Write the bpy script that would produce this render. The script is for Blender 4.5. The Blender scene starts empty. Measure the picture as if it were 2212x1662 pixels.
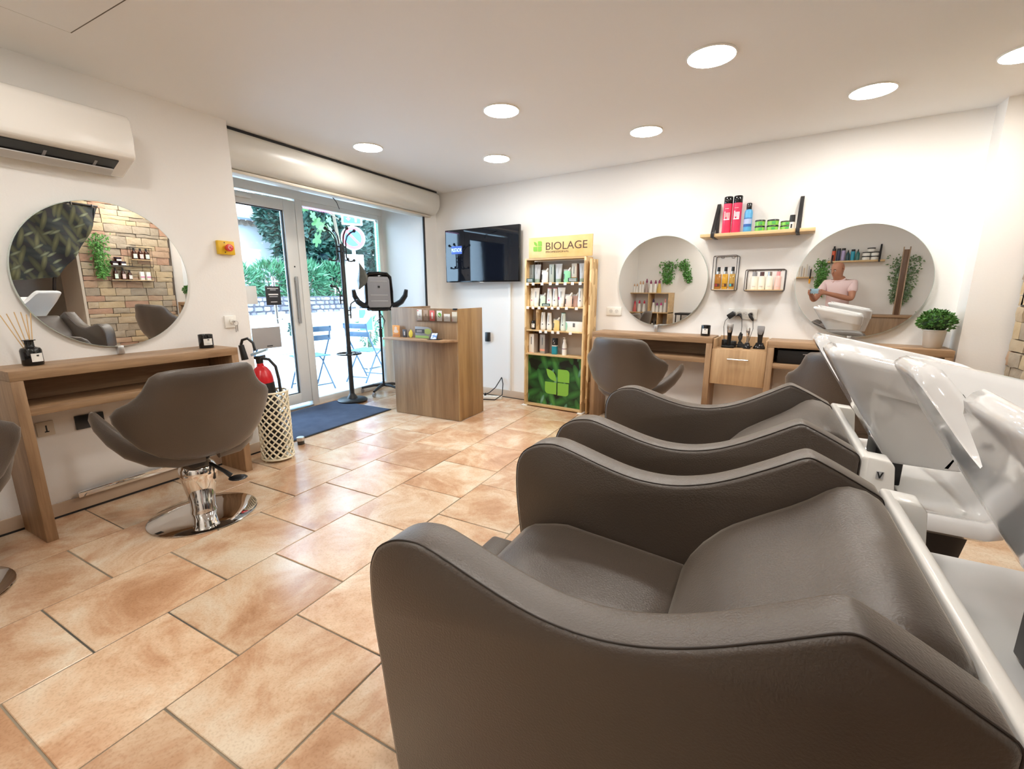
import bpy, bmesh, math, random
from math import sin, cos, pi, radians as rad
from mathutils import Vector, Matrix, Euler, noise as mnoise

random.seed(7)
SC = bpy.context.scene
COL = SC.collection

# ------------------------------------------------------------ camera, world, sun, exposure
cam_data = bpy.data.cameras.new('camera')
cam_data.sensor_width = 36.0
cam_data.lens = 36.0 * 965.8 / 2212.0
cam_data.clip_start = 0.01
cam = bpy.data.objects.new('camera', cam_data)
cam.location = (0, 0, 1.25)
cam.rotation_euler = (rad(90) - 0.2055, 0, 0.4845)
COL.objects.link(cam)
SC.camera = cam
SC.view_settings.view_transform = 'Standard'
SC.view_settings.look = 'None'
SC.view_settings.gamma = 1.0
SC.view_settings.use_curve_mapping = False
SC.view_settings.exposure = 0.72
SC.cycles.max_bounces = 10
SC.cycles.diffuse_bounces = 6
SC.cycles.glossy_bounces = 6
SC.cycles.transparent_max_bounces = 16
SC.cycles.caustics_reflective = False
SC.cycles.caustics_refractive = False
SC.cycles.sample_clamp_indirect = 6.0
SC.cycles.use_denoising = True

world = bpy.data.worlds.new('sky')
SC.world = world
world.use_nodes = True
_bg = world.node_tree.nodes['Background']
_bg.inputs['Color'].default_value = (0.50, 0.75, 1.0, 1)
_bg.inputs['Strength'].default_value = 7.0

sun_data = bpy.data.lights.new('sun', 'SUN')
sun_data.energy = 3.6
sun_data.angle = 0.01
sun_data.color = (0.92, 0.97, 1.0)
sun = bpy.data.objects.new('sun', sun_data)
sun.rotation_euler = Vector((0.62, -0.45, 0.95)).to_track_quat('Z', 'Y').to_euler()
COL.objects.link(sun)

LAMP_POWER = 60.0
LAMP_COLOR = (1.0, 0.955, 0.895)

# ------------------------------------------------------------ materials
MATS = {}

def mat(name, color, rough=0.5, metal=0.0, spec=0.5, bump=None, vary=None, coat=0.0, emit=None, alpha=None, sheen=0.0):
    """procedural principled material; vary=(scale, colour2, amount), bump=(scale, strength)"""
    if name in MATS:
        return MATS[name]
    m = bpy.data.materials.new(name)
    m.use_nodes = True
    nt = m.node_tree
    b = nt.nodes['Principled BSDF']
    b.inputs['Base Color'].default_value = (*color, 1)
    b.inputs['Roughness'].default_value = rough
    b.inputs['Metallic'].default_value = metal
    b.inputs['Specular IOR Level'].default_value = spec
    b.inputs['Coat Weight'].default_value = coat
    b.inputs['Coat Roughness'].default_value = 0.08
    b.inputs['Sheen Weight'].default_value = sheen
    b.inputs['Sheen Roughness'].default_value = 0.4
    b.inputs['Sheen Tint'].default_value = (1.0, 0.91, 0.79, 1)
    tc = None
    if vary or bump:
        tc = nt.nodes.new('ShaderNodeTexCoord')
    if vary:
        n = nt.nodes.new('ShaderNodeTexNoise')
        n.inputs['Scale'].default_value = vary[0]
        n.inputs['Detail'].default_value = 4
        nt.links.new(tc.outputs['Object'], n.inputs['Vector'])
        r = nt.nodes.new('ShaderNodeValToRGB')
        r.color_ramp.elements[0].position = 0.5 - 0.5 * vary[2]
        r.color_ramp.elements[1].position = 0.5 + 0.5 * vary[2]
        r.color_ramp.elements[0].color = (*color, 1)
        r.color_ramp.elements[1].color = (*vary[1], 1)
        nt.links.new(n.outputs['Fac'], r.inputs['Fac'])
        nt.links.new(r.outputs['Color'], b.inputs['Base Color'])
    if bump:
        n2 = nt.nodes.new('ShaderNodeTexNoise')
        n2.inputs['Scale'].default_value = bump[0]
        n2.inputs['Detail'].default_value = 3
        nt.links.new(tc.outputs['Object'], n2.inputs['Vector'])
        bp = nt.nodes.new('ShaderNodeBump')
        bp.inputs['Strength'].default_value = bump[1]
        bp.inputs['Distance'].default_value = 0.01
        nt.links.new(n2.outputs['Fac'], bp.inputs['Height'])
        nt.links.new(bp.outputs['Normal'], b.inputs['Normal'])
    if emit:
        b.inputs['Emission Color'].default_value = (*emit[0], 1)
        b.inputs['Emission Strength'].default_value = emit[1]
    if alpha is not None:
        b.inputs['Alpha'].default_value = alpha
    MATS[name] = m
    return m

def wood(name, c1, c2, axis='z', scale=26.0, rough=0.45):
    if name in MATS:
        return MATS[name]
    m = bpy.data.materials.new(name)
    m.use_nodes = True
    nt = m.node_tree
    L = nt.links
    b = nt.nodes['Principled BSDF']
    b.inputs['Roughness'].default_value = rough
    tc = nt.nodes.new('ShaderNodeTexCoord')
    mp = nt.nodes.new('ShaderNodeMapping')
    s = [1.0, 1.0, 1.0]
    s['xyz'.index(axis)] = 0.07
    mp.inputs['Scale'].default_value = s
    oi = nt.nodes.new('ShaderNodeObjectInfo')
    ad = nt.nodes.new('ShaderNodeVectorMath')
    ad.operation = 'ADD'
    sc = nt.nodes.new('ShaderNodeVectorMath')
    sc.operation = 'SCALE'
    sc.inputs[0].default_value = (9, 5, 7)
    L.new(oi.outputs['Random'], sc.inputs['Scale'])
    L.new(tc.outputs['Object'], ad.inputs[0])
    L.new(sc.outputs[0], ad.inputs[1])
    L.new(ad.outputs[0], mp.inputs['Vector'])
    n = nt.nodes.new('ShaderNodeTexNoise')
    n.inputs['Scale'].default_value = scale
    n.inputs['Detail'].default_value = 6
    n.inputs['Distortion'].default_value = 0.6
    L.new(mp.outputs[0], n.inputs['Vector'])
    n3 = nt.nodes.new('ShaderNodeTexNoise')
    n3.inputs['Scale'].default_value = scale * 6
    n3.inputs['Detail'].default_value = 3
    L.new(mp.outputs[0], n3.inputs['Vector'])
    mx = nt.nodes.new('ShaderNodeMath')
    mx.operation = 'MULTIPLY_ADD'
    mx.inputs[1].default_value = 0.35
    L.new(n3.outputs['Fac'], mx.inputs[0])
    L.new(n.outputs['Fac'], mx.inputs[2])
    r = nt.nodes.new('ShaderNodeValToRGB')
    r.color_ramp.elements[0].position = 0.45
    r.color_ramp.elements[1].position = 0.95
    r.color_ramp.elements[0].color = (*c1, 1)
    r.color_ramp.elements[1].color = (*c2, 1)
    L.new(mx.outputs[0], r.inputs['Fac'])
    L.new(r.outputs['Color'], b.inputs['Base Color'])
    bp = nt.nodes.new('ShaderNodeBump')
    bp.inputs['Strength'].default_value = 0.12
    bp.inputs['Distance'].default_value = 0.004
    L.new(mx.outputs[0], bp.inputs['Height'])
    L.new(bp.outputs['Normal'], b.inputs['Normal'])
    MATS[name] = m
    return m

def thin_glass(name, tint=(1, 1, 1), refl=0.08):
    """clear pane: straight-through transparency plus a mirror share that rises at grazing angles"""
    if name in MATS:
        return MATS[name]
    m = bpy.data.materials.new(name)
    m.use_nodes = True
    nt = m.node_tree
    nt.nodes.remove(nt.nodes['Principled BSDF'])
    out = nt.nodes['Material Output']
    t = nt.nodes.new('ShaderNodeBsdfTransparent')
    t.inputs['Color'].default_value = (*tint, 1)
    g = nt.nodes.new('ShaderNodeBsdfGlossy')
    g.inputs['Roughness'].default_value = 0.02
    lw = nt.nodes.new('ShaderNodeFresnel')
    lw.inputs['IOR'].default_value = 1.0 + refl * 4
    mx = nt.nodes.new('ShaderNodeMixShader')
    nt.links.new(lw.outputs[0], mx.inputs[0])
    nt.links.new(t.outputs[0], mx.inputs[1])
    nt.links.new(g.outputs[0], mx.inputs[2])
    nt.links.new(mx.outputs[0], out.inputs['Surface'])
    MATS[name] = m
    return m

def tile_material(name):
    m = bpy.data.materials.new(name)
    m.use_nodes = True
    nt = m.node_tree
    L = nt.links
    b = nt.nodes['Principled BSDF']
    tc = nt.nodes.new('ShaderNodeTexCoord')
    oi = nt.nodes.new('ShaderNodeObjectInfo')
    sc = nt.nodes.new('ShaderNodeVectorMath')
    sc.operation = 'SCALE'
    sc.inputs[0].default_value = (37, 71, 13)
    L.new(oi.outputs['Random'], sc.inputs['Scale'])
    ad = nt.nodes.new('ShaderNodeVectorMath')
    ad.operation = 'ADD'
    L.new(tc.outputs['Object'], ad.inputs[0])
    L.new(sc.outputs[0], ad.inputs[1])
    n1 = nt.nodes.new('ShaderNodeTexNoise')
    n1.inputs['Scale'].default_value = 2.7
    n1.inputs['Detail'].default_value = 5
    n1.inputs['Roughness'].default_value = 0.68
    n1.inputs['Distortion'].default_value = 0.5
    L.new(ad.outputs[0], n1.inputs['Vector'])
    r1 = nt.nodes.new('ShaderNodeValToRGB')
    e = r1.color_ramp.elements
    e[0].position = 0.30
    e[0].color = (0.50, 0.27, 0.145, 1)
    e[1].position = 0.66
    e[1].color = (0.84, 0.71, 0.54, 1)
    for p, c in ((0.42, (0.63, 0.385, 0.23, 1)), (0.54, (0.76, 0.55, 0.37, 1))):
        k = e.new(p)
        k.color = c
    L.new(n1.outputs['Fac'], r1.inputs['Fac'])
    # fine speckle
    n2 = nt.nodes.new('ShaderNodeTexNoise')
    n2.inputs['Scale'].default_value = 130
    n2.inputs['Detail'].default_value = 4
    L.new(ad.outputs[0], n2.inputs['Vector'])
    r2 = nt.nodes.new('ShaderNodeValToRGB')
    r2.color_ramp.elements[0].position = 0.30
    r2.color_ramp.elements[0].color = (0.86, 0.82, 0.78, 1)
    r2.color_ramp.elements[1].position = 0.52
    r2.color_ramp.elements[1].color = (1, 1, 1, 1)
    L.new(n2.outputs['Fac'], r2.inputs['Fac'])
    mx = nt.nodes.new('ShaderNodeMix')
    mx.data_type = 'RGBA'
    mx.blend_type = 'MULTIPLY'
    mx.inputs[0].default_value = 1.0
    L.new(r1.outputs[0], mx.inputs[6])
    L.new(r2.outputs[0], mx.inputs[7])
    # tile-to-tile tint
    hs = nt.nodes.new('ShaderNodeHueSaturation')
    ma = nt.nodes.new('ShaderNodeMath')
    ma.operation = 'MULTIPLY_ADD'
    ma.inputs[1].default_value = 0.16
    ma.inputs[2].default_value = 0.84
    L.new(oi.outputs['Random'], ma.inputs[0])
    L.new(ma.outputs[0], hs.inputs['Value'])
    L.new(mx.outputs[2], hs.inputs['Color'])
    L.new(hs.outputs[0], b.inputs['Base Color'])
    b.inputs['Roughness'].default_value = 0.23
    b.inputs['Specular IOR Level'].default_value = 0.5
    bp = nt.nodes.new('ShaderNodeBump')
    bp.inputs['Strength'].default_value = 0.10
    bp.inputs['Distance'].default_value = 0.006
    L.new(n1.outputs['Fac'], bp.inputs['Height'])
    L.new(bp.outputs['Normal'], b.inputs['Normal'])
    return m

def leaf_print(name, ground, leaves, scale=6.0, rough=0.8, axes=('y', 'z')):
    """flat printed foliage: three layers of long voronoi cells at different angles over a dark ground"""
    if name in MATS:
        return MATS[name]
    m = bpy.data.materials.new(name)
    m.use_nodes = True
    nt = m.node_tree
    L = nt.links
    b = nt.nodes['Principled BSDF']
    b.inputs['Roughness'].default_value = rough
    tc = nt.nodes.new('ShaderNodeTexCoord')
    sx = nt.nodes.new('ShaderNodeSeparateXYZ')
    L.new(tc.outputs['Object'], sx.inputs[0])
    cx = nt.nodes.new('ShaderNodeCombineXYZ')
    L.new(sx.outputs['xyz'.index(axes[0])], cx.inputs[0])
    L.new(sx.outputs['xyz'.index(axes[1])], cx.inputs[1])
    prev = None
    for k, (col1, col2, ang, st, thr) in enumerate(leaves):
        mp = nt.nodes.new('ShaderNodeMapping')
        mp.inputs['Rotation'].default_value = (0, 0, rad(ang))
        mp.inputs['Location'].default_value = (k * 3.7, k * 1.9, 0)
        mp2 = nt.nodes.new('ShaderNodeMapping')
        mp2.inputs['Scale'].default_value = (scale * st, scale, 1)
        L.new(cx.outputs[0], mp.inputs['Vector'])
        L.new(mp.outputs[0], mp2.inputs['Vector'])
        v = nt.nodes.new('ShaderNodeTexVoronoi')
        v.voronoi_dimensions = '2D'
        v.inputs['Scale'].default_value = 1.0
        v.inputs['Randomness'].default_value = 0.9
        L.new(mp2.outputs[0], v.inputs['Vector'])
        ramp = nt.nodes.new('ShaderNodeValToRGB')
        ramp.color_ramp.elements[0].position = thr - 0.02
        ramp.color_ramp.elements[0].color = (1, 1, 1, 1)
        ramp.color_ramp.elements[1].position = thr
        ramp.color_ramp.elements[1].color = (0, 0, 0, 1)
        L.new(v.outputs['Distance'], ramp.inputs['Fac'])
        cr = nt.nodes.new('ShaderNodeValToRGB')
        cr.color_ramp.elements[0].color = (*col1, 1)
        cr.color_ramp.elements[1].color = (*col2, 1)
        cr.color_ramp.elements[1].position = thr
        L.new(v.outputs['Distance'], cr.inputs['Fac'])
        mx = nt.nodes.new('ShaderNodeMix')
        mx.data_type = 'RGBA'
        if prev is None:
            mx.inputs[6].default_value = (*ground, 1)
        else:
            L.new(prev, mx.inputs[6])
        L.new(ramp.outputs[0], mx.inputs[0])
        L.new(cr.outputs[0], mx.inputs[7])
        prev = mx.outputs[2]
    L.new(prev, b.inputs['Base Color'])
    MATS[name] = m
    return m

def osb(name):
    """pressed wood strand board"""
    if name in MATS:
        return MATS[name]
    m = bpy.data.materials.new(name)
    m.use_nodes = True
    nt = m.node_tree
    L = nt.links
    b = nt.nodes['Principled BSDF']
    b.inputs['Roughness'].default_value = 0.55
    tc = nt.nodes.new('ShaderNodeTexCoord')
    v = nt.nodes.new('ShaderNodeTexVoronoi')
    v.inputs['Scale'].default_value = 22
    mp = nt.nodes.new('ShaderNodeMapping')
    mp.inputs['Scale'].default_value = (1, 1, 0.35)
    L.new(tc.outputs['Object'], mp.inputs['Vector'])
    L.new(mp.outputs[0], v.inputs['Vector'])
    r = nt.nodes.new('ShaderNodeValToRGB')
    e = r.color_ramp.elements
    e[0].color = (0.42, 0.25, 0.10, 1)
    e[1].color = (0.86, 0.66, 0.36, 1)
    e.new(0.5).color = (0.70, 0.49, 0.24, 1)
    sp = nt.nodes.new('ShaderNodeSeparateColor')
    L.new(v.outputs['Color'], sp.inputs[0])
    L.new(sp.outputs[0], r.inputs['Fac'])
    L.new(r.outputs[0], b.inputs['Base Color'])
    MATS[name] = m
    return m

WALL = mat('painted plaster', (0.86, 0.85, 0.825), 0.75, bump=(90, 0.06))
CEIL = mat('ceiling paint', (0.85, 0.862, 0.865), 0.8)
TILE = tile_material('terracotta tile')
GROUT = mat('grout', (0.085, 0.08, 0.065), 0.9, vary=(1.3, (0.30, 0.25, 0.18), 0.22), bump=(60, 0.2))
SKIRT = mat('skirting tile', (0.50, 0.385, 0.28), 0.4, vary=(6, (0.60, 0.47, 0.35), 0.6))
OAK_X = wood('oak laminate, grain across', (0.235, 0.135, 0.068), (0.46, 0.295, 0.165), 'x')
OAK_Z = wood('oak laminate, grain upright', (0.235, 0.135, 0.068), (0.46, 0.295, 0.165), 'z')
DESK_Z = wood('desk laminate', (0.20, 0.115, 0.055), (0.365, 0.235, 0.128), 'z', 16)
CAB_Z = wood('drawer front wood', (0.36, 0.215, 0.105), (0.62, 0.42, 0.235), 'z', 14)
PINE = wood('pale pine', (0.52, 0.34, 0.15), (0.78, 0.58, 0.32), 'x', 18)
DARKWOOD = wood('dark plank', (0.10, 0.05, 0.028), (0.22, 0.12, 0.065), 'z', 18)
OSB = osb('strand board')
LEATHER = mat('brown leatherette', (0.044, 0.030, 0.020), 0.40, spec=0.8, sheen=0.34, vary=(5, (0.060, 0.041, 0.028), 0.7), bump=(230, 0.16))
SEAM = mat('dark seam thread', (0.030, 0.021, 0.016), 0.6)
CERAMIC = mat('white ceramic', (0.77, 0.77, 0.765), 0.07, spec=0.6, coat=0.4)
SHELLWHITE = mat('white fibreglass', (0.88, 0.87, 0.83), 0.22)
CHROME = mat('chrome', (0.86, 0.86, 0.86), 0.05, 1.0)
STEEL = mat('brushed steel', (0.62, 0.62, 0.62), 0.28, 1.0)
MIRROR = mat('mirror silvering', (0.93, 0.94, 0.935), 0.0, 1.0)
BLACK = mat('black plastic', (0.012, 0.012, 0.013), 0.35)
BLACKM = mat('black painted metal', (0.015, 0.014, 0.015), 0.4, 0.0)
BLACKGLOSS = mat('black gloss', (0.008, 0.008, 0.009), 0.09)
RUBBER = mat('black rubber', (0.02, 0.02, 0.02), 0.7)
GREYP = mat('grey plastic', (0.28, 0.28, 0.29), 0.4)
WHITEP = mat('white plastic', (0.86, 0.85, 0.80), 0.3)
ALU = mat('white lacquered aluminium', (0.80, 0.79, 0.75), 0.35)
CREAM = mat('cream lacquered metal', (0.86, 0.80, 0.62), 0.4)
RED = mat('red paint', (0.62, 0.02, 0.03), 0.25)
YELLOW = mat('yellow plastic', (0.80, 0.50, 0.02), 0.4)
PAPER = mat('white paper', (0.85, 0.84, 0.80), 0.7)
MAT_BLUE = mat('blue-grey door mat pile', (0.055, 0.085, 0.16), 0.95, vary=(9, (0.085, 0.125, 0.215), 0.6), bump=(300, 0.6))
GLASS = thin_glass('clear glass')
ACRYL = thin_glass('clear acrylic', (0.97, 0.97, 0.98), 0.06)
INK = mat('black ink', (0.02, 0.02, 0.022), 0.6)
INKW = mat('white ink', (0.9, 0.9, 0.9), 0.6)

def tint(name, rgb, rough=0.35, **k):
    return mat(name, rgb, rough, **k)

# ------------------------------------------------------------ mesh helpers
class MB:
    """collects shapes and links them as ONE mesh object"""
    def __init__(self):
        self.bm = bmesh.new()

    def _x(self, vs, M):
        if M is not None:
            bmesh.ops.transform(self.bm, matrix=M, verts=vs)

    def box(self, x0, y0, z0, x1, y1, z1, M=None):
        vs = [self.bm.verts.new(p) for p in ((x0, y0, z0), (x1, y0, z0), (x1, y1, z0), (x0, y1, z0), (x0, y0, z1), (x1, y0, z1), (x1, y1, z1), (x0, y1, z1))]
        for f in ((3, 2, 1, 0), (4, 5, 6, 7), (0, 1, 5, 4), (1, 2, 6, 5), (2, 3, 7, 6), (3, 0, 4, 7)):
            self.bm.faces.new([vs[i] for i in f])
        self._x(vs, M)
        return self

    def prism(self, pts, a, b, plane='xz', M=None):
        """closed outline extruded along the third axis from a to b"""
        def P(u, v, w):
            return {'xz': (u, w, v), 'xy': (u, v, w), 'yz': (w, u, v)}[plane]
        A = [self.bm.verts.new(P(u, v, a)) for u, v in pts]
        B = [self.bm.verts.new(P(u, v, b)) for u, v in pts]
        n = len(pts)
        self.bm.faces.new(A)
        self.bm.faces.new(B[::-1])
        for i in range(n):
            self.bm.faces.new((A[i], B[i], B[(i + 1) % n], A[(i + 1) % n]))
        self._x(A + B, M)
        return self

    def rings(self, rr, cap0=True, cap1=True, closed=True, M=None):
        """loft through rings (lists of points of one length)"""
        R = [[self.bm.verts.new(p) for p in r] for r in rr]
        n = len(rr[0])
        for a, b in zip(R, R[1:]):
            for i in range(n if closed else n - 1):
                j = (i + 1) % n
                self.bm.faces.new((a[i], a[j], b[j], b[i]))
        if cap0:
            self.bm.faces.new(R[0][::-1])
        if cap1:
            self.bm.faces.new(R[-1])
        self._x([v for r in R for v in r], M)
        return self

    def lathe(self, prof, n=20, c=(0, 0), M=None):
        """profile of (radius, z) turned about z"""
        R = []
        vs = []
        for r, z in prof:
            if r < 1e-6:
                v = self.bm.verts.new((c[0], c[1], z))
                R.append([v])
                vs.append(v)
            else:
                ring = [self.bm.verts.new((c[0] + r * cos(2 * pi * i / n), c[1] + r * sin(2 * pi * i / n), z)) for i in range(n)]
                R.append(ring)
                vs += ring
        for a, b in zip(R, R[1:]):
            for i in range(n):
                j = (i + 1) % n
                if len(a) == 1 and len(b) == 1:
                    continue
                if len(a) == 1:
                    self.bm.faces.new((a[0], b[j], b[i]))
                elif len(b) == 1:
                    self.bm.faces.new((a[i], a[j], b[0]))
                else:
                    self.bm.faces.new((a[i], a[j], b[j], b[i]))
        if len(R[0]) > 1:
            self.bm.faces.new(R[0][::-1])
        if len(R[-1]) > 1:
            self.bm.faces.new(R[-1])
        self._x(vs, M)
        return self

    def cyl(self, p0, p1, r0, r1=None, n=14):
        r1 = r0 if r1 is None else r1
        p0, p1 = Vector(p0), Vector(p1)
        q = (p1 - p0).to_track_quat('Z', 'Y').to_matrix().to_4x4()
        M = Matrix.Translation(p0) @ q
        return self.lathe([(r0, 0), (r1, (p1 - p0).length)], n, M=M)

    def tube(self, pts, r, n=8, closed=False):
        P = [Vector(p) for p in pts]
        rr = r if isinstance(r, (list, tuple)) else [r] * len(P)
        rings = []
        up = None
        m = len(P)
        for i, p in enumerate(P):
            if closed:
                t = (P[(i + 1) % m] - P[i - 1]).normalized()
            else:
                t = (P[min(i + 1, m - 1)] - P[max(i - 1, 0)]).normalized()
            if up is None:
                up = Vector((0, 0, 1)) if abs(t.z) < 0.9 else Vector((1, 0, 0))
            s = t.cross(up).normalized()
            up = s.cross(t).normalized()
            rings.append([p + (s * cos(2 * pi * k / n) + up * sin(2 * pi * k / n)) * rr[i] for k in range(n)])
        if closed:
            rings.append(rings[0])
            return self.rings(rings, False, False)
        return self.rings(rings)

    def sphere(self, c, r, seg=14, sc=(1, 1, 1)):
        prof = [(r * sin(pi * i / (seg // 2)), -r * cos(pi * i / (seg // 2))) for i in range(seg // 2 + 1)]
        prof[0] = (0, -r)
        prof[-1] = (0, r)
        M = Matrix.Translation(c) @ Matrix.Diagonal((*sc, 1))
        return self.lathe(prof, seg, M=M)

    def mesh(self, name='mesh', bevel=0.0, seg=2, smooth=40, weld=0.0):
        bm = self.bm
        if weld:
            bmesh.ops.remove_doubles(bm, verts=bm.verts, dist=weld)
        bmesh.ops.recalc_face_normals(bm, faces=bm.faces)
        if bevel > 0:
            ed = [e for e in bm.edges if len(e.link_faces) == 2 and e.calc_face_angle(0) > rad(30)]
            bmesh.ops.bevel(bm, geom=ed, offset=bevel, segments=seg, profile=0.5, affect='EDGES', clamp_overlap=True)
        me = bpy.data.meshes.new(name)
        bm.to_mesh(me)
        bm.free()
        if smooth:
            me.polygons.foreach_set('use_smooth', [True] * len(me.polygons))
            me.set_sharp_from_angle(angle=rad(smooth))
        return me

    def done(self, name, m, parent=None, bevel=0.0, seg=2, smooth=40, weld=0.0, loc=None, rz=0.0):
        return obj(name, self.mesh(name, bevel, seg, smooth, weld), m, parent, loc, rz)

def obj(name, me, m=None, parent=None, loc=None, rz=0.0):
    o = bpy.data.objects.new(name, me)
    if m is not None and not me.materials:
        me.materials.append(m)
    COL.objects.link(o)
    if parent is not None:
        o.parent = parent
    if loc is not None:
        o.location = loc
    if rz:
        o.rotation_euler = (0, 0, rz)
    return o

def tag(o, label, cat, group=None):
    o['label'] = label
    o['category'] = cat
    if group:
        o['group'] = group
    return o

def thing(name, label, cat, loc=(0, 0, 0), rz=0.0, group=None):
    o = bpy.data.objects.new(name, None)
    o.empty_display_size = 0.05
    COL.objects.link(o)
    o.location = loc
    o.rotation_euler = (0, 0, rz)
    return tag(o, label, cat, group)

def struct(name, mb, m, bevel=0.0, **k):
    o = mb.done(name, m, None, bevel, **k)
    o['kind'] = 'structure'
    return o

def dup(root, label=None, loc=None, rz=None, group=None):
    r = root.copy()
    COL.objects.link(r)
    if loc is not None:
        r.location = loc
    if rz is not None:
        r.rotation_euler = (0, 0, rz)
    if label:
        r['label'] = label
    if group:
        r['group'] = group
    for ch in list(root.children):
        c = ch.copy()
        COL.objects.link(c)
        c.parent = r
        for g in ch.children:
            d = g.copy()
            COL.objects.link(d)
            d.parent = c
    return r

def text_mesh(s, size, extrude=0.0004, width=None, space=1.0):
    cu = bpy.data.curves.new('lettering', 'FONT')
    cu.body = s
    cu.size = size
    cu.extrude = extrude
    cu.align_x = 'CENTER'
    cu.align_y = 'CENTER'
    cu.space_character = space
    o = bpy.data.objects.new('lettering', cu)
    COL.objects.link(o)
    dg = bpy.context.evaluated_depsgraph_get()
    dg.update()
    me = bpy.data.meshes.new_from_object(o.evaluated_get(dg))
    bpy.data.objects.remove(o)
    bpy.data.curves.remove(cu)
    if width and len(me.vertices):
        xs = [v.co.x for v in me.vertices]
        k = width / max(1e-6, max(xs) - min(xs))
        for v in me.vertices:
            v.co.x *= k
    return me

def lettering(s, size, m, parent, x, y, z, width=None, name='lettering', rz=0.0, tilt=90, space=1.0):
    """flat letters standing upright on a face that looks along -y of the parent"""
    me = text_mesh(s, size, 0.0005, width, space)
    o = obj(name, me, m, parent)
    o.location = (x, y, z)
    o.rotation_euler = (rad(tilt), 0, rz)
    return o

# wall frames: local x runs along the wall, -y points into the room
ANG = rad(5.71)
W0 = Vector((-2.4, 4.6, 0))
WU = Vector((cos(ANG), -sin(ANG), 0))
WN = Vector((-sin(ANG), -cos(ANG), 0))

def wp(s, d, z):
    return W0 + WU * s + WN * d + Vector((0, 0, z))

def wthing(name, label, cat, s, d, z, group=None, turn=0.0):
    return thing(name, label, cat, wp(s, d, z), -ANG + turn, group)

XL = -3.34
def lthing(name, label, cat, y, z, d=0.0, group=None):
    return thing(name, label, cat, (XL + d, y, z), rad(90), group)

# ============================================================ THE SETTING
H = 2.41
XD = -4.25     # plane of the shop front

floor = struct('floor', MB().box(-4.4, -1.1, -0.12, 3.3, 5.0, -0.004), GROUT)
TX, TY = 0.4654, 0.4598
tile_me = MB().box(0.003, 0.003, -0.02, TX - 0.003, TY - 0.003, 0.0).mesh('tile', 0.002, 1, 0)
tile_me.materials.append(TILE)
rt = random.Random(3)
for k in range(-2, 14):
    off = 0.5114 + (0 if k % 2 == 0 else -TY / 2)
    for j in range(-4, 10):
        y = off + TY * j
        x = -3.335 + TX * k
        if y > 4.75 or y < -1.2 or x > 3.0:
            continue
        if k >= 10 and not (0.4 < y < 3.0):
            continue
        if x < -3.4 and y < 1.6:
            continue
        if y > 4.36 - 0.1 * x:
            continue
        t = obj('tile', tile_me, None, floor)
        t.location = (x + rt.uniform(-.0008, .0008), y, rt.uniform(-.0012, .0004))

ceiling = struct('ceiling', MB().box(-4.4, -1.1, H, 3.3, 5.0, H + 0.25), CEIL)
MB().box(-2.873, 0.60, H - 0.002, -2.869, 1.125, H + 0.01).box(-2.873, 1.121, H - 0.002, -2.28, 1.125, H + 0.01).done('hatch_gap', mat('shadow gap', (0.16, 0.14, 0.12), .9), ceiling, smooth=0)
hatch = MB()
hatch.box(-2.87, 0.62, H - 0.003, -2.30, 1.12, H - 0.0005).done('hatch', CEIL, ceiling, 0.001)

wall_left = struct('wall_left', MB().box(-4.4, -1.1, 0, XL, 2.09, H), WALL)
wall_rear = struct('wall_rear', MB().box(-4.4, -1.15, 0, 3.3, -0.90, H), WALL)
wb = MB().box(-1.22, 0, 0, 4.05, 0.2, H)
wall_back = struct('wall_back', wb, WALL)
wall_back.location = W0
wall_back.rotation_euler = (0, 0, -ANG)
struct('wall_reveal', MB().box(-4.3, 4.48, 0, -3.54, 4.78, H), WALL)
struct('wall_pillar', MB().box(1.27, 4.08, 0, 1.75, 4.5, H), WALL)
wall_right = struct('wall_right', MB().box(1.53, 2.93, 0, 2.05, 4.2, H), mat('mortar', (0.14, 0.11, 0.085), 0.9))
struct('wall_right_front', MB().box(1.53, -0.92, 0, 2.05, 1.0, H), WALL)
struct('wall_storage', MB().box(3.1, -1.1, 0, 3.3, 4.3, H).box(2.05, 3.4, 0, 3.1, 3.6, H), mat('storage wall plaster', (0.62, 0.58, 0.52), 0.85, vary=(7, (0.74, 0.70, 0.63), 0.5)))
# plastered jamb of the opening
struct('wall_jamb', MB().box(1.50, 2.905, 0, 2.06, 2.935, H), mat('beige plaster', (0.56, 0.49, 0.39), 0.8))

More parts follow.
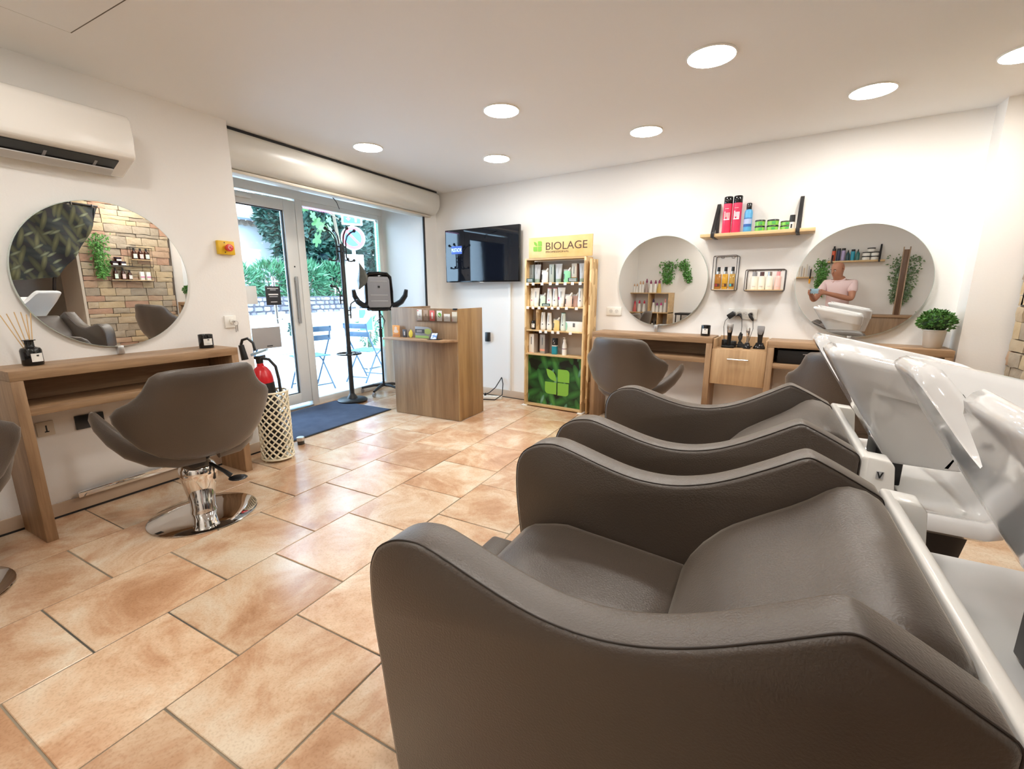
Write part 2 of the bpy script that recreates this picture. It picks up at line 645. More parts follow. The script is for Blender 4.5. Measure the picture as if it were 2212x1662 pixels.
# stone cladding: each stone a piece of the wall
STONES = [mat('stone %d' % i, c, 0.85, vary=(9, c2, 0.7), bump=(22, 0.9)) for i, (c, c2) in enumerate([
    ((0.42, 0.27, 0.175), (0.56, 0.40, 0.27)), ((0.38, 0.22, 0.145), (0.52, 0.33, 0.225)),
    ((0.42, 0.32, 0.21), (0.56, 0.46, 0.32)), ((0.33, 0.27, 0.20), (0.46, 0.385, 0.285)), ((0.46, 0.34, 0.20), (0.59, 0.47, 0.30))])]
rs = random.Random(11)
def stone_mesh(w, h, t):
    mb = MB()
    n = 3
    front = []
    for i in range(n + 1):
        for j in range(3):
            y = w * i / n
            z = h * j / 2
            ed = (i in (0, n)) + (j in (0, 2))
            front.append((-(t * (0.78 if ed else 1.0) + rs.uniform(-.003, .004)), y + (rs.uniform(-.008, .008) if 0 < i < n else 0), z + rs.uniform(-.004, .004)))
    bm = mb.bm
    V = [bm.verts.new(p) for p in front]
    for i in range(n):
        for j in range(2):
            a = i * 3 + j
            bm.faces.new((V[a], V[a + 3], V[a + 4], V[a + 1]))
    rim = [i * 3 for i in range(n + 1)] + [n * 3 + 1] + [i * 3 + 2 for i in range(n, -1, -1)] + [1]
    B = [bm.verts.new((0.01, V[q].co.y, V[q].co.z)) for q in rim]
    for a in range(len(rim)):
        b = (a + 1) % len(rim)
        bm.faces.new((V[rim[a]], V[rim[b]], B[b], B[a]))
    return mb.mesh('stone', 0, 1, 30)
z = 0.0
while z < H - 0.02:
    h = rs.choice((0.05, 0.065, 0.08, 0.095, 0.11))
    h = min(h, H - z)
    y = 2.935 + rs.uniform(0, 0.012)
    end = 4.055 + rs.uniform(-0.02, 0.012)
    while y < end - 0.03:
        w = min(rs.uniform(0.11, 0.34), end - y)
        if end - y - w < 0.06:
            w = end - y
        o = obj('stone', stone_mesh(w - 0.006, h - 0.006, rs.uniform(0.02, 0.045)), rs.choice(STONES), wall_right)
        o.location = (1.53, y, z)
        y += w
    z += h

# skirting
bl = MB().box(0, -0.012, 0.012, 3.0, 0, 0.085)
b = struct('baseboard_left', bl, SKIRT, 0.002)
b.location = (XL, -0.9, 0)
b.rotation_euler = (0, 0, rad(90))
b = struct('baseboard_back', MB().box(-1.0, -0.012, 0.010, 3.7, 0, 0.09), SKIRT, 0.002)
b.location = W0
b.rotation_euler = (0, 0, -ANG)
b = struct('trim_1', MB().box(0, -0.008, 0.0, 3.0, 0, 0.012), INK)
b.location = (XL, -0.9, 0)
b.rotation_euler = (0, 0, rad(90))
b = struct('trim_2', MB().box(-1.0, -0.008, 0.0, 3.7, 0, 0.010), INK)
b.location = W0
b.rotation_euler = (0, 0, -ANG)
# cable duct under the television
b = struct('trim_3', MB().box(-0.06, -0.02, 0.09, -0.03, 0, 1.34), WALL, 0.002)
b.location = W0
b.rotation_euler = (0, 0, -ANG)

# ------------------------------------------------------------ shop front: door leaf, fixed pane, transom, shutter box
FR = 0.035
door = thing('door_1', 'white framed glass shop door with long pull handles', 'door', (XD, 2.15, 0))
door['kind'] = 'structure'
f = MB()
f.box(-FR, 0.0, 0.06, FR, 0.09, 2.15)
f.box(-FR, 0.965, 0.06, FR, 1.095, 2.15)
f.box(-FR + .001, 0.09, 0.06, FR - .001, 0.965, 0.17)
f.box(-FR + .001, 0.09, 2.045, FR - .001, 0.965, 2.15)
f.done('frame', ALU, door, 0.004)
MB().box(-0.006, 0.085, 0.165, 0.006, 0.97, 2.05).done('pane', GLASS, door, smooth=0)
g = MB()
for (ya, za, yb, zb) in ((0.09, 0.17, 0.094, 2.045), (0.957, 0.17, 0.965, 2.045), (0.09, 2.037, 0.965, 2.045), (0.09, 0.17, 0.965, 0.176)):
    g.box(-0.012, ya, za, 0.012, yb, zb)
g.done('gasket', RUBBER, door)
h = MB().cyl((0.06, 1.02, 0.92), (0.06, 1.02, 1.40), 0.014)
h.cyl((0.03, 1.02, 0.97), (0.06, 1.02, 0.97), 0.008).cyl((0.03, 1.02, 1.35), (0.06, 1.02, 1.35), 0.008)
h.done('handle', STEEL, door)
h = MB().cyl((-0.09, 0.86, 0.92), (-0.09, 0.86, 1.40), 0.014)
h.cyl((-0.006, 0.86, 0.97), (-0.09, 0.86, 0.97), 0.008).cyl((-0.006, 0.86, 1.35), (-0.09, 0.86, 1.35), 0.008)
h.done('handle', STEEL, door)
MB().box(0.035, 0.35, 2.09, 0.07, 0.62, 2.13).done('door_closer', ALU, door, 0.004)
MB().cyl((0.034, 1.03, 1.50), (0.037, 1.03, 1.50), 0.008).done('lock', INK, door)

win = thing('window_1', 'tall white framed fixed shop window pane beside the door', 'window', (XD, 3.25, 0))
win['kind'] = 'structure'
f = MB()
f.box(-FR, 0.0, 0.0, FR, 0.085, 2.17)
f.box(-FR, 1.17, 0.0, FR, 1.24, 2.17)
f.box(-FR + .001, 0.085, 0.0, FR - .001, 1.17, 0.075)
f.box(-FR + .001, 0.085, 2.12, FR - .001, 1.17, 2.17)
f.done('frame', ALU, win, 0.004)
MB().box(-0.006, 0.08, 0.07, 0.006, 1.175, 2.125).done('pane', GLASS, win, smooth=0)

struct('trim_4', MB().box(XD - 0.05, 2.09, 2.17, XD + 0.04, 4.49, 2.255), ALU, 0.004)
struct('trim_5', MB().box(XD - 0.03, 2.09, 2.255, XD + 0.01, 4.40, H), mat('grey transom panel', (0.36, 0.38, 0.42), 0.2))
struct('trim_6', MB().box(XD - 0.03, 4.40, 2.255, XD + 0.02, 4.49, H), ALU)
struct('trim_7', MB().box(XD - 0.06, 2.09, -0.01, XD + 0.05, 3.25, 0.02), STEEL, 0.004)
struct('trim_8', MB().box(-3.548, 4.455, 0, -3.535, 4.482, 2.2), BLACKM)
struct('trim_9', MB().box(-4.3, 2.05, 0, -4.2, 2.16, 2.2), ALU)

sh = thing('shutter_box', 'long white rounded roller shutter box under the ceiling above the shop front', 'shutter box', (0, 2.095, 0))
prof = [(-3.74, 2.385), (-3.415, 2.385), (-3.405, 2.36), (-3.40, 2.30), (-3.405, 2.245), (-3.42, 2.205), (-3.45, 2.17), (-3.49, 2.148), (-3.55, 2.14), (-3.74, 2.14)]
MB().prism(prof, 0.0, 2.52, 'xz').done('cover', mat('shutter box white', (0.70, 0.69, 0.64), 0.28), sh, 0.004, 1)
MB().box(-3.72, 0, 2.384, -3.43, 2.50, 2.409).done('gap_strip', INK, sh)
MB().box(-3.60, 0.0, 2.118, -3.50, 2.46, 2.140).done('guide_rail', mat('beige rail', (0.62, 0.56, 0.46), 0.5), sh, 0.003)
MB().tube([(-3.6, 1.10, 2.12), (-3.62, 1.16, 2.09), (-3.70, 1.26, 2.05)], 0.004, 6).done('cord', INK, sh)

led = MB()
rl = random.Random(2)
strip = thing('led_strip', 'string of tiny coloured lights stuck round the fixed shop window', 'light strip', (XD + 0.02, 0, 0))
def beads(name, pts, col):
    mb = MB()
    for p in pts:
        mb.sphere(p, 0.007, 6)
    o = mb.done(name, mat('led ' + name, col, 0.4, emit=(col, 1.6)), strip, smooth=80)
    o['kind'] = 'stuff'
beads('green_beads', [(0, 4.405, 0.55 + 0.022 * i) for i in range(70)], (0.05, 0.75, 0.45))
beads('pink_beads', [(0, 3.36 + 0.022 * i, 2.105) for i in range(18)], (1.0, 0.35, 0.9))
beads('white_beads', [(0, 3.36 + 0.022 * i, 2.105) for i in range(18, 47)], (0.75, 0.95, 0.9))
MB().box(-0.003, 4.40, 0.5, -0.001, 4.412, 2.11).box(-0.003, 3.34, 2.10, -0.001, 4.41, 2.112).done('tape', WHITEP, strip)

# notices on the door glass
def notice(name, label, y0, z0, y1, z1, m):
    t = thing(name, label, 'notice', (XD + 0.008, y0, z0), rad(90))
    MB().box(0, -0.004, 0, y1 - y0, 0, z1 - z0).done('card', m, t, 0.001)
    return t
n = notice('door_notice', 'small black card with white lettering stuck on the glass door', 2.845, 1.115, 3.005, 1.30, mat('black card', (0.03, 0.03, 0.035), 0.5))
for k, (w_, h_, zz) in enumerate(((.118, .007, .160), (.06, .005, .147), (.105, .013, .098), (.09, .005, .080), (.07, .006, .028))):
    MB().box(0.08 - w_ / 2, -0.0055, zz, 0.08 + w_ / 2, -0.0042, zz + h_).done('printed_line', INKW, n, smooth=0)
notice('door_notice', 'pale blank paper stuck on the glass door by the wall edge', 2.62, 1.13, 2.755, 1.30, PAPER)
n = notice('letter_plate', 'wide grey metal letterbox plate on the glass door', 2.66, 0.69, 2.96, 0.90, mat('grey letter plate', (0.42, 0.39, 0.37), 0.45))
MB().box(0.14, -0.0055, 0.018, 0.20, -0.0042, 0.028).done('printed_line', INK, n, smooth=0)

# ============================================================ OUTSIDE THE SHOP FRONT
PAVE = mat('pale paving', (0.42, 0.43, 0.44), 0.9, vary=(1.2, (0.48, 0.49, 0.50), 0.6))
gmb = MB().prism([(-4.28, -0.05), (-5.6, -0.07), (-9.5, 0.74), (-9.9, 0.8), (-30, 0.9), (-30, -0.6), (-4.28, -0.6)], -4, 26, 'xz')
struct('ground', gmb, PAVE)
struct('trim_10', MB().prism([(-7.0, 0.226), (-6.9, 0.206), (-6.9, 0.255), (-7.0, 0.276)], -4, 26, 'xz'), mat('kerb stone', (0.45, 0.47, 0.5), 0.9))

# low garden wall of rough stones
GST = [mat('garden stone %d' % i, c, 0.9, bump=(30, 0.8)) for i, c in enumerate([(0.17, 0.16, 0.18), (0.23, 0.22, 0.24), (0.12, 0.115, 0.14), (0.27, 0.25, 0.25)])]
gw = thing('garden_wall', 'low wall of rough grey stones across the street, under the bushes', 'garden wall', (-9.5, 5.0, 0.70))
MB().box(-0.20, -1, -0.3, -0.02, 7.0, 0.43).done('mortar', mat('old mortar', (0.07, 0.066, 0.08), 0.9), gw)
rg = random.Random(5)
zz = 0.0
while zz < 0.40:
    hh = rg.uniform(0.07, 0.13)
    yy = -0.2
    while yy < 6.0:
        ww = rg.uniform(0.10, 0.26)
        mb = MB()
        k = 6
        cy, cz = ww / 2, hh / 2
        r0 = []
        r1 = []
        for q in range(8):
            a = 2 * pi * q / 8
            e = 1 / max(abs(cos(a)), abs(sin(a)))
            e = 1 + (e - 1) * 0.6
            jx = rg.uniform(.86, 1.0)
            r0.append((0, cy + cos(a) * cy * e * jx, cz + sin(a) * cz * e * jx))
            r1.append((0.045, cy + cos(a) * cy * .72 * e * jx, cz + sin(a) * cz * .72 * e * jx))
        mb.rings([r0, r1])
        o = mb.done('stone', rg.choice(GST), gw, smooth=60)
        o.location = (-0.03, yy, zz)
        yy += ww
    zz += hh

def foliage(name, label, cat, m, cx, cy, cz, rx, ry, rz_, n, lw, ll, seed, stems=None, loc=None, q0=0.55):
    """crown of single bent leaves filling an ellipsoid"""
    r = random.Random(seed)
    t = thing(name, label, cat, (cx, cy, cz - rz_) if loc is None else loc)
    ox, oy, oz = (0, 0, rz_) if loc is None else (cx - loc[0], cy - loc[1], cz - loc[2])
    V, F = [], []
    for i in range(n):
        d = Vector((r.gauss(0, 1), r.gauss(0, 1), r.gauss(0, 1))).normalized()
        q = r.uniform(q0, 1.0) ** 0.6
        p = Vector((ox + d.x * rx * q, oy + d.y * ry * q, oz + d.z * rz_ * q))
        ax = (d + Vector((r.uniform(-.9, .9), r.uniform(-.9, .9), r.uniform(-.5, .9)))).normalized()
        sd = ax.cross(Vector((r.uniform(-1, 1), r.uniform(-1, 1), r.uniform(-.3, 1)))).normalized()
        l = ll * r.uniform(.6, 1.2)
        w = lw * r.uniform(.7, 1.2)
        nn = ax.cross(sd)
        b = len(V)
        V += [p, p + ax * l * .45 + sd * w + nn * w * .3, p + ax * l, p + ax * l * .45 - sd * w + nn * w * .3]
        F += [(b, b + 1, b + 2), (b, b + 2, b + 3)]
    me = bpy.data.meshes.new('leaves')
    me.from_pydata([tuple(v) for v in V], [], F)
    o = obj('leaves', me, m, t)
    o['kind'] = 'stuff'
    if stems:
        mb = MB()
        for k in range(stems):
            a = r.uniform(0, 6.28)
            mb.tube([(ox + cos(a) * rx * .1, oy + sin(a) * ry * .1, oz - rz_ - 0.02), (ox + cos(a) * rx * .3, oy + sin(a) * ry * .3, oz), (ox + cos(a) * rx * .6, oy + sin(a) * ry * .6, oz + rz_ * .6)], [0.02, 0.014, 0.006], 6)
        mb.done('stem', mat('bark', (0.16, 0.12, 0.08), 0.9), t)
    return t

LEAF_OLE = mat('oleander leaf', (0.035, 0.13, 0.07), 0.45, vary=(3.0, (0.075, 0.22, 0.10), 0.8))
LEAF_DK = mat('dark evergreen leaf', (0.012, 0.042, 0.032), 0.45, vary=(2.2, (0.03, 0.09, 0.065), 0.8))
LEAF_FIG = mat('bright broad leaf', (0.022, 0.10, 0.018), 0.5, vary=(3, (0.05, 0.16, 0.035), 0.8))
for k, (y, z, rx, ry, rz_, n, lab) in enumerate((
        (6.35, 1.42, .42, .55, .36, 700, 'low sparse oleander bush in front of the white house'),
        (7.25, 1.48, .48, .50, .46, 1100, 'bright green oleander bush beside the dark arched window'),
        (8.15, 1.50, .50, .60, .46, 1400, 'wide bright green oleander bush behind the coat stand'),
        (9.05, 1.50, .50, .55, .50, 1200, 'green oleander bush seen beside the road signs'))):
    foliage('oleander_bush', lab, 'bush', LEAF_OLE, -10.42, y, z, .36, ry, rz_, n, 0.022, 0.24, 20 + k, 5)
tree = foliage('evergreen_tree', 'dense dark green tree filling the shop window pane', 'tree', LEAF_DK, -11.05, 9.35, 2.95, 0.62, 1.65, 1.5, 9500, 0.055, 0.24, 31, None, (-11.05, 9.35, 0.84), 0.1)
MB().tube([(0, 0, -0.1), (0.05, 0.05, 0.8), (0.0, 0.1, 2.0), (0.1, 0.2, 2.8)], [0.14, 0.12, 0.09, 0.03], 8).done('trunk', mat('bark', (0.16, 0.12, 0.08), 0.9), tree)
foliage('evergreen_tree', 'blue-green tree leaning over the tiled roof edge', 'tree', LEAF_DK, -11.2, 7.95, 3.3, 0.28, 0.42, 0.75, 1500, 0.045, 0.18, 33, 4)
foliage('evergreen_tree', 'dark green tree behind the road signs at the pane\'s edge', 'tree', LEAF_DK, -11.6, 11.75, 2.6, 0.6, 0.95, 1.75, 5200, 0.055, 0.24, 35, 3, (-11.6, 11.75, 0.84), 0.1)
# big lobed leaves hanging at the top of the pane
fig = thing('fig_tree', 'slim tree with bright green lobed leaves over the top of the shop window', 'tree', (-8.2, 6.75, 3.0))
rf = random.Random(9)
def lobed():
    pts = []
    for i in range(20):
        a = 2 * pi * i / 20
        rr = 0.5 + 0.5 * abs(cos(a * 2.5)) ** 0.7
        pts.append((rr * cos(a), rr * sin(a)))
    return pts
for k in range(16):
    sc_ = rf.uniform(.10, .17)
    pl = [(u * sc_, v * sc_) for u, v in lobed()]
    o = MB().prism(pl, 0, 0.003, 'xy').done('leaf', LEAF_FIG, fig, smooth=0)
    o.location = (rf.uniform(-.3, .3), rf.uniform(-.55, .62), rf.uniform(-.5, .15) - abs(rf.gauss(0, .06)))
    o.rotation_euler = (rf.uniform(-.7, .7), rad(90) + rf.uniform(-.8, .8), rf.uniform(-.6, .6))
MB().tube([(-0.2, 0.86, -2.6), (-0.18, 0.85, -1.2), (-0.1, 0.6, -0.1), (0, 0.1, 0.25)], [0.05, 0.045, 0.03, 0.015], 8).done('trunk', mat('bark', (0.16, 0.12, 0.08), 0.9), fig)
MB().tube([(0, -0.7, 0.4), (0, 0, 0.15), (0.05, 0.3, -0.1), (0, 0.65, -0.2)], 0.012, 6).done('twig', mat('bark', (0.16, 0.12, 0.08), 0.9), fig)

# white house with tiled roof
house = thing('white_house', 'white rendered house with a tiled roof across the street', 'house', (-12.3, 4.2, 0.85))
HW = mat('white render', (0.82, 0.83, 0.84), 0.9)
MB().box(-3.0, -1.0, -0.2, 0, 6.0, 2.28).done('wall', HW, house)
roof = MB().prism([(0.35, 2.28), (0.35, 2.33), (-3.2, 4.0), (-3.2, 3.9)], -1.2, 6.1, 'xz').done('roof', mat('sun bleached roof tile', (0.75, 0.68, 0.62), 0.8), house)
mb = MB()
for i in range(48):
    y = -1.2 + i * 0.15
    for a in range(3):
        x0 = 0.42 - a * 0.36
        z0 = 2.34 + a * 0.17
        mb.tube([(x0, y, z0), (x0 - 0.40, y, z0 + 0.19)], [0.062, 0.055], 8)
o = mb.done('roof_tiles', mat('roof tile', (0.80, 0.72, 0.66), 0.8, vary=(4, (0.70, 0.55, 0.47), 0.5)), roof)
o['kind'] = 'stuff'
mb = MB()
for i in range(40):
    mb.tube([(0.27, -1.2 + i * 0.18, 2.20), (0.02, -1.2 + i * 0.18, 2.20)], 0.07, 8)
o = mb.done('eave_tiles', mat('eave tile', (0.24, 0.18, 0.14), 0.9), house)
o['kind'] = 'stuff'
MB().tube([(0.42, -1.2, 2.27), (0.42, 6.1, 2.27)], 0.045, 8).done('gutter', mat('grey gutter', (0.25, 0.30, 0.38), 0.4), house)
MB().tube([(0.05, 4.42, 2.15), (0.05, 4.42, 0.2)], 0.02, 6).done('downpipe', mat('grey gutter', (0.25, 0.30, 0.38), 0.4), house)
w = MB().box(-0.02, 4.78, 1.02, 0.03, 5.36, 1.72).done('window', mat('dark window opening', (0.03, 0.03, 0.05), 0.3), house)
arch = [(4.74, 1.70), (5.40, 1.70)] + [(5.07 + 0.33 * cos(a * pi / 10), 1.70 + 0.13 * sin(a * pi / 10)) for a in range(1, 10)]
MB().prism(arch, -0.02, 0.04, 'yz').done('lintel', mat('grey wood', (0.30, 0.31, 0.36), 0.7), house)
MB().box(0.03, 5.02, 1.02, 0.06, 5.12, 1.72).done('mullion', mat('pale blue wood', (0.55, 0.68, 0.78), 0.6), w)
mb = MB()
for yy in (4.84, 4.93, 5.18, 5.27):
    mb.tube([(0.045, yy, 1.02), (0.045, yy, 1.70)], 0.012, 6)
    for q in range(6):
        mb.tube([(0.045, yy + 0.035 * cos(t_), 1.08 + q * 0.11 + 0.035 * sin(t_)) for t_ in [2 * pi * s / 8 for s in range(8)]], 0.006, 4, closed=True)
mb.done('grille', BLACKM, w)
# openwork white fence panel
fence = thing('pierced_fence', 'white fence with pierced scrolls beside the bushes', 'fence', (-10.6, 6.3, 0.85))
WF = mat('white fence paint', (0.78, 0.84, 0.88), 0.6)
MB().box(-.03, 0.0, 0.30, .03, 2.2, 0.36).box(-.03, 0, 0.62, .03, 2.2, 0.66).done('rail', WF, fence)
MB().box(-.04, 1.72, 0, .04, 1.80, 1.95).box(-.04, 1.98, 0, .04, 2.04, 1.95).done('post', WF, fence)
for k in range(9):
    mb = MB()
    mb.tube([(0, 0.12 + k * 0.18 + 0.07 * cos(a), 0.49 + 0.08 * sin(a)) for a in [2 * pi * s / 12 for s in range(12)]], 0.016, 5, closed=True)
    mb.done('scroll', WF, fence)
for k in range(7):
    mb = MB()
    mb.tube([(0, 1.89 + 0.06 * cos(a), 0.78 + k * 0.17 + 0.07 * sin(a)) for a in [2 * pi * s / 12 for s in range(12)]], 0.016, 5, closed=True)
    mb.done('scroll', WF, fence)

# road signs on one post
sg = thing('road_sign_post', 'grey post carrying a priority sign above a no parking sign', 'road sign', (-7.3, 6.92, 0.33), rad(52))
# local -y faces the shop
MB().cyl((0, 0.04, -0.1), (0, 0.04, 2.62), 0.035).done('post', mat('sign post', (0.55, 0.62, 0.66), 0.4), sg)
SB = mat('sign blue', (0.05, 0.16, 0.50), 0.4)
SW = mat('sign white', (0.9, 0.9, 0.92), 0.4)
SR = mat('sign red', (0.80, 0.08, 0.10), 0.4)
pr = MB().box(-0.20, -0.02, 2.23, 0.20, 0, 2.63).done('priority_plate', SW, sg, 0.008)
MB().box(-0.165, -0.026, 2.265, 0.165, -0.021, 2.595).done('plate_field', SB, pr, 0.002)
def arrow(x, z0, z1, w, up):
    s = [(x - w * .3, z0), (x + w * .3, z0), (x + w * .3, z1 - w), (x + w, z1 - w), (x, z1), (x - w, z1 - w), (x - w * .3, z1 - w)]
    if not up:
        s = [(u, z0 + z1 - v) for u, v in s]
    return s
MB().prism(arrow(0.07, 2.29, 2.57, 0.06, True), -0.031, -0.027).done('arrow', SW, pr)
MB().prism(arrow(-0.07, 2.31, 2.56, 0.045, False), -0.031, -0.027).done('arrow', SR, pr)
disc = MB().cyl((0, -0.0, 1.98), (0, -0.02, 1.98), 0.235, n=32).done('no_parking_disc', SW, sg)
MB().cyl((0, -0.021, 1.98), (0, -0.024, 1.98), 0.215, n=32).done('red_ring', SR, disc)
MB().cyl((0, -0.0245, 1.98), (0, -0.027, 1.98), 0.165, n=32).done('blue_field', SB, disc)
MB().prism([(-0.13, 2.09), (-0.10, 2.12), (0.13, 1.88), (0.10, 1.85)], -0.031, -0.0275).done('red_bar', SR, disc)
MB().box(-0.18, -0.015, 0.62, 0.18, 0.0, 1.66).done('blank_panel', SW, sg, 0.005)

bs = thing('pavement_board', 'small blue and white arrow board standing on the pavement outside', 'sign board', (-5.5, 5.36, -0.07), rad(60))
MB().cyl((0, 0.02, 0.0), (0, 0.02, 0.70), 0.012).box(-0.12, -0.02, 0, 0.12, 0.10, 0.02).done('stand', STEEL, bs)
MB().box(-0.11, -0.012, 0.68, 0.11, 0.0, 1.04).done('board', SW, bs, 0.01)
MB().prism([(-0.10, 1.03), (0.0, 1.03), (0.0, 0.97), (-0.04, 0.90), (-0.10, 0.90)], -0.016, -0.0125).prism([(-0.10, 0.70), (0.10, 0.70), (0.10, 0.93), (0.04, 0.86), (-0.02, 0.78), (-0.10, 0.80)], -0.016, -0.0125).done('blue_print', mat('print blue', (0.08, 0.32, 0.70), 0.5), bs)

# folding bistro chairs
BIS = mat('blue-grey bistro paint', (0.035, 0.085, 0.15), 0.5)
def bistro(label, loc, rz):
    t = thing('bistro_chair', label, 'chair', loc, rz, 'folding bistro chairs outside the shop')
    # faces -y: back at +y
    for x in (-0.19, 0.19):
        MB().tube([(x, -0.24, 0), (x, 0.0, 0.40), (x, 0.17, 0.70), (x, 0.21, 0.86)], 0.011, 6).done('leg', BIS, t)
        MB().tube([(x * .9, 0.26, 0), (x * .9, -0.02, 0.38), (x * .9, -0.14, 0.44)], 0.011, 6).done('leg', BIS, t)
    MB().tube([(-0.19, -0.2, 0.06), (0.19, -0.2, 0.06)], 0.008, 6).tube([(-0.17, 0.2, 0.07), (0.17, 0.2, 0.07)], 0.008, 6).done('stretcher', BIS, t)
    for k in range(6):
        MB().box(-0.20, -0.20 + k * 0.062, 0.445, 0.20, -0.152 + k * 0.062, 0.458).done('slat', mat('blue-green bistro slat', (0.06, 0.20, 0.25), 0.5), t)
    for zc in (0.70, 0.82):
        MB().box(-0.21, 0.155 + (zc - .70) * .3, zc - 0.035, 0.21, 0.175 + (zc - .70) * .3, zc + 0.035).done('back_slat', BIS, t, 0.004)
    return t
bistro('blue-grey folding bistro chair showing its slatted back through the window', (-5.25, 4.08, -0.06), rad(-100))
bistro('blue-grey folding bistro chair seen side-on behind the coat stand', (-5.05, 4.88, -0.06), rad(188))
tb = thing('bistro_table', 'small blue round bistro table beside the folding chair outside', 'table', (-5.65, 3.55, -0.07))
MB().lathe([(0, 0.70), (0.30, 0.70), (0.30, 0.715), (0, 0.715)], 28).done('top', BIS, tb)
for a in range(3):
    MB().tube([(0.26 * cos(a * 2.09), 0.26 * sin(a * 2.09), 0), (-0.1 * cos(a * 2.09), -0.1 * sin(a * 2.09), 0.70)], 0.011, 6).done('leg', BIS, tb)
pt = thing('outdoor_planter', 'round blue-grey pot with a clipped shrub on the pavement', 'planter', (-6.6, 4.98, 0.10))
MB().lathe([(0, 0), (0.12, 0), (0.15, 0.42), (0.14, 0.42), (0.13, 0.36), (0, 0.36)], 18).done('pot', mat('blue-grey pot', (0.35, 0.50, 0.62), 0.6), pt)
r_ = foliage('shrub', 'x', 'x', LEAF_DK, 0, 0, 0.55, .17, .17, .17, 500, 0.018, 0.06, 41)
for c in list(r_.children):
    c.parent = pt
    c.location = (0, 0, 0.38)
    c.name = 'foliage'
bpy.data.objects.remove(r_)
pt2 = foliage('tall_potted_plant', 'leafy plant in a pale trough outside near the pavement board', 'plant', LEAF_OLE, -5.75, 5.66, 0.60, .12, .14, .28, 260, 0.014, 0.12, 43, 3, (-5.75, 5.66, -0.03))
MB().box(-0.12, -0.2, 0, 0.12, 0.2, 0.34).done('trough', mat('pale concrete', (0.58, 0.62, 0.66), 0.9), pt2, 0.01)

# ============================================================ CEILING SPOTS
LENS = mat('lamp lens', (1, 0.97, 0.92), 0.4, emit=(LAMP_COLOR, LAMP_POWER))
def spot(label, x, y):
    t = thing('ceiling_spot', label, 'ceiling light', (x, y, H), 0, 'recessed round ceiling spots')
    MB().lathe([(0.112, -0.0005), (0.119, -0.0005), (0.119, -0.004), (0.115, -0.008), (0.112, -0.008)], 32).done('trim_ring', WHITEP, t)
    MB().lathe([(0, -0.001), (0.1125, -0.001), (0.1125, -0.008), (0.098, -0.0105), (0, -0.0115)], 32).done('lens', LENS, t)
spot('lit round ceiling spot, the largest, high above the two near backwash chairs', -0.294, 2.71)
spot('lit round ceiling spot above the round mirror beside the potted plant', 0.516, 3.584)
spot('lit round ceiling spot in the middle of the ceiling, above the reception desk', -1.564, 2.823)
spot('lit round ceiling spot above the mirror between the two wall shelves', -0.806, 3.659)
spot('lit round ceiling spot closest to the shutter box', -2.906, 2.982)
spot('lit round ceiling spot closest to the wall above the television', -2.126, 3.746)
spot('lit round ceiling spot cut by the picture edge near the pillar', 1.105, 3.40)
for lab, x, y in (('added unseen round ceiling spot above the styling chair by the long oak console', -2.25, 0.75), ('added unseen round ceiling spot straight above the near backwash chair', -0.35, 0.95),  # extra spots out of view, added to light the near part of the room
                  ('added unseen round ceiling spot straight above the near white basin', 0.95, 1.35), ('added unseen round ceiling spot in front of the crate shelves in the rear corner', -1.5, -0.35)):
    spot(lab, x, y)

# ============================================================ BACKWASH UNITS
ARM = [(-0.595, 0.03), (-0.61, 0.11), (-0.622, 0.188), (-0.639, 0.326), (-0.649, 0.417), (-0.66, 0.498), (-0.667, 0.571), (-0.668, 0.643), (-0.662, 0.687), (-0.640, 0.727), (-0.597, 0.756), (-0.553, 0.767),
       (-0.515, 0.767), (-0.456, 0.752), (-0.391, 0.733), (-0.329, 0.717), (-0.271, 0.707), (-0.216, 0.705), (-0.166, 0.709), (-0.119, 0.719), (-0.075, 0.733), (-0.035, 0.750), (0.003, 0.769),
       (0.038, 0.789), (0.071, 0.808), (0.102, 0.827), (0.125, 0.841), (0.142, 0.849), (0.152, 0.850), (0.166, 0.846), (0.217, 0.822), (0.272, 0.793), (0.296, 0.779), (0.303, 0.765), (0.300, 0.03)]

def smooth_outline(P, keep, n=3):
    """Catmull-Rom refinement of an open outline, corners listed in keep stay sharp"""
    out = []
    for i in range(len(P) - 1):
        p0 = P[i - 1] if i > 0 and i not in keep else P[i]
        p1, p2 = P[i], P[i + 1]
        p3 = P[i + 2] if i + 2 < len(P) and (i + 1) not in keep else P[i + 1]
        for k in range(n):
            t = k / n
            out.append(tuple(0.5 * (2 * b + (c - a) * t + (2 * a - 5 * b + 4 * c - d) * t * t + (3 * b - a - 3 * c + d) * t ** 3) for a, b, c, d in zip(p0, p1, p2, p3)))
    return out + [P[-1]]
ARM = smooth_outline(ARM, (0, 28, 33, 34))

def arm_shell(y0, y1, inset=0.007):
    """arm panel: domed leather faces between two seams"""
    cx = -0.18
    cz = 0.42
    def ring(y, g):
        out = []
        n = len(ARM)
        for i, (x, z) in enumerate(ARM):
            a, b = ARM[i - 1], ARM[(i + 1) % n]
            t = Vector((b[0] - a[0], b[1] - a[1])).normalized()
            nx, nz = t.y, -t.x      # inward normal for this winding
            out.append((x + nx * g, y, z + nz * g))
        return out
    mb = MB()
    mb.rings([ring(y0, 0.011), ring(y0 + 0.004, 0.003), ring(y0 + 0.012, 0.0), ring(y1 - 0.012, 0.0), ring(y1 - 0.004, 0.003), ring(y1, 0.011)])
    return mb

def seam_line(y, off):
    n = len(ARM)
    pts = []
    for i, (x, z) in enumerate(ARM[1:-1], 1):
        a, b = ARM[i - 1], ARM[(i + 1) % n]
        t = Vector((b[0] - a[0], b[1] - a[1])).normalized()
        pts.append((x + t.y * off, y, z - t.x * off))
    return MB().tube(pts, 0.0016, 6)

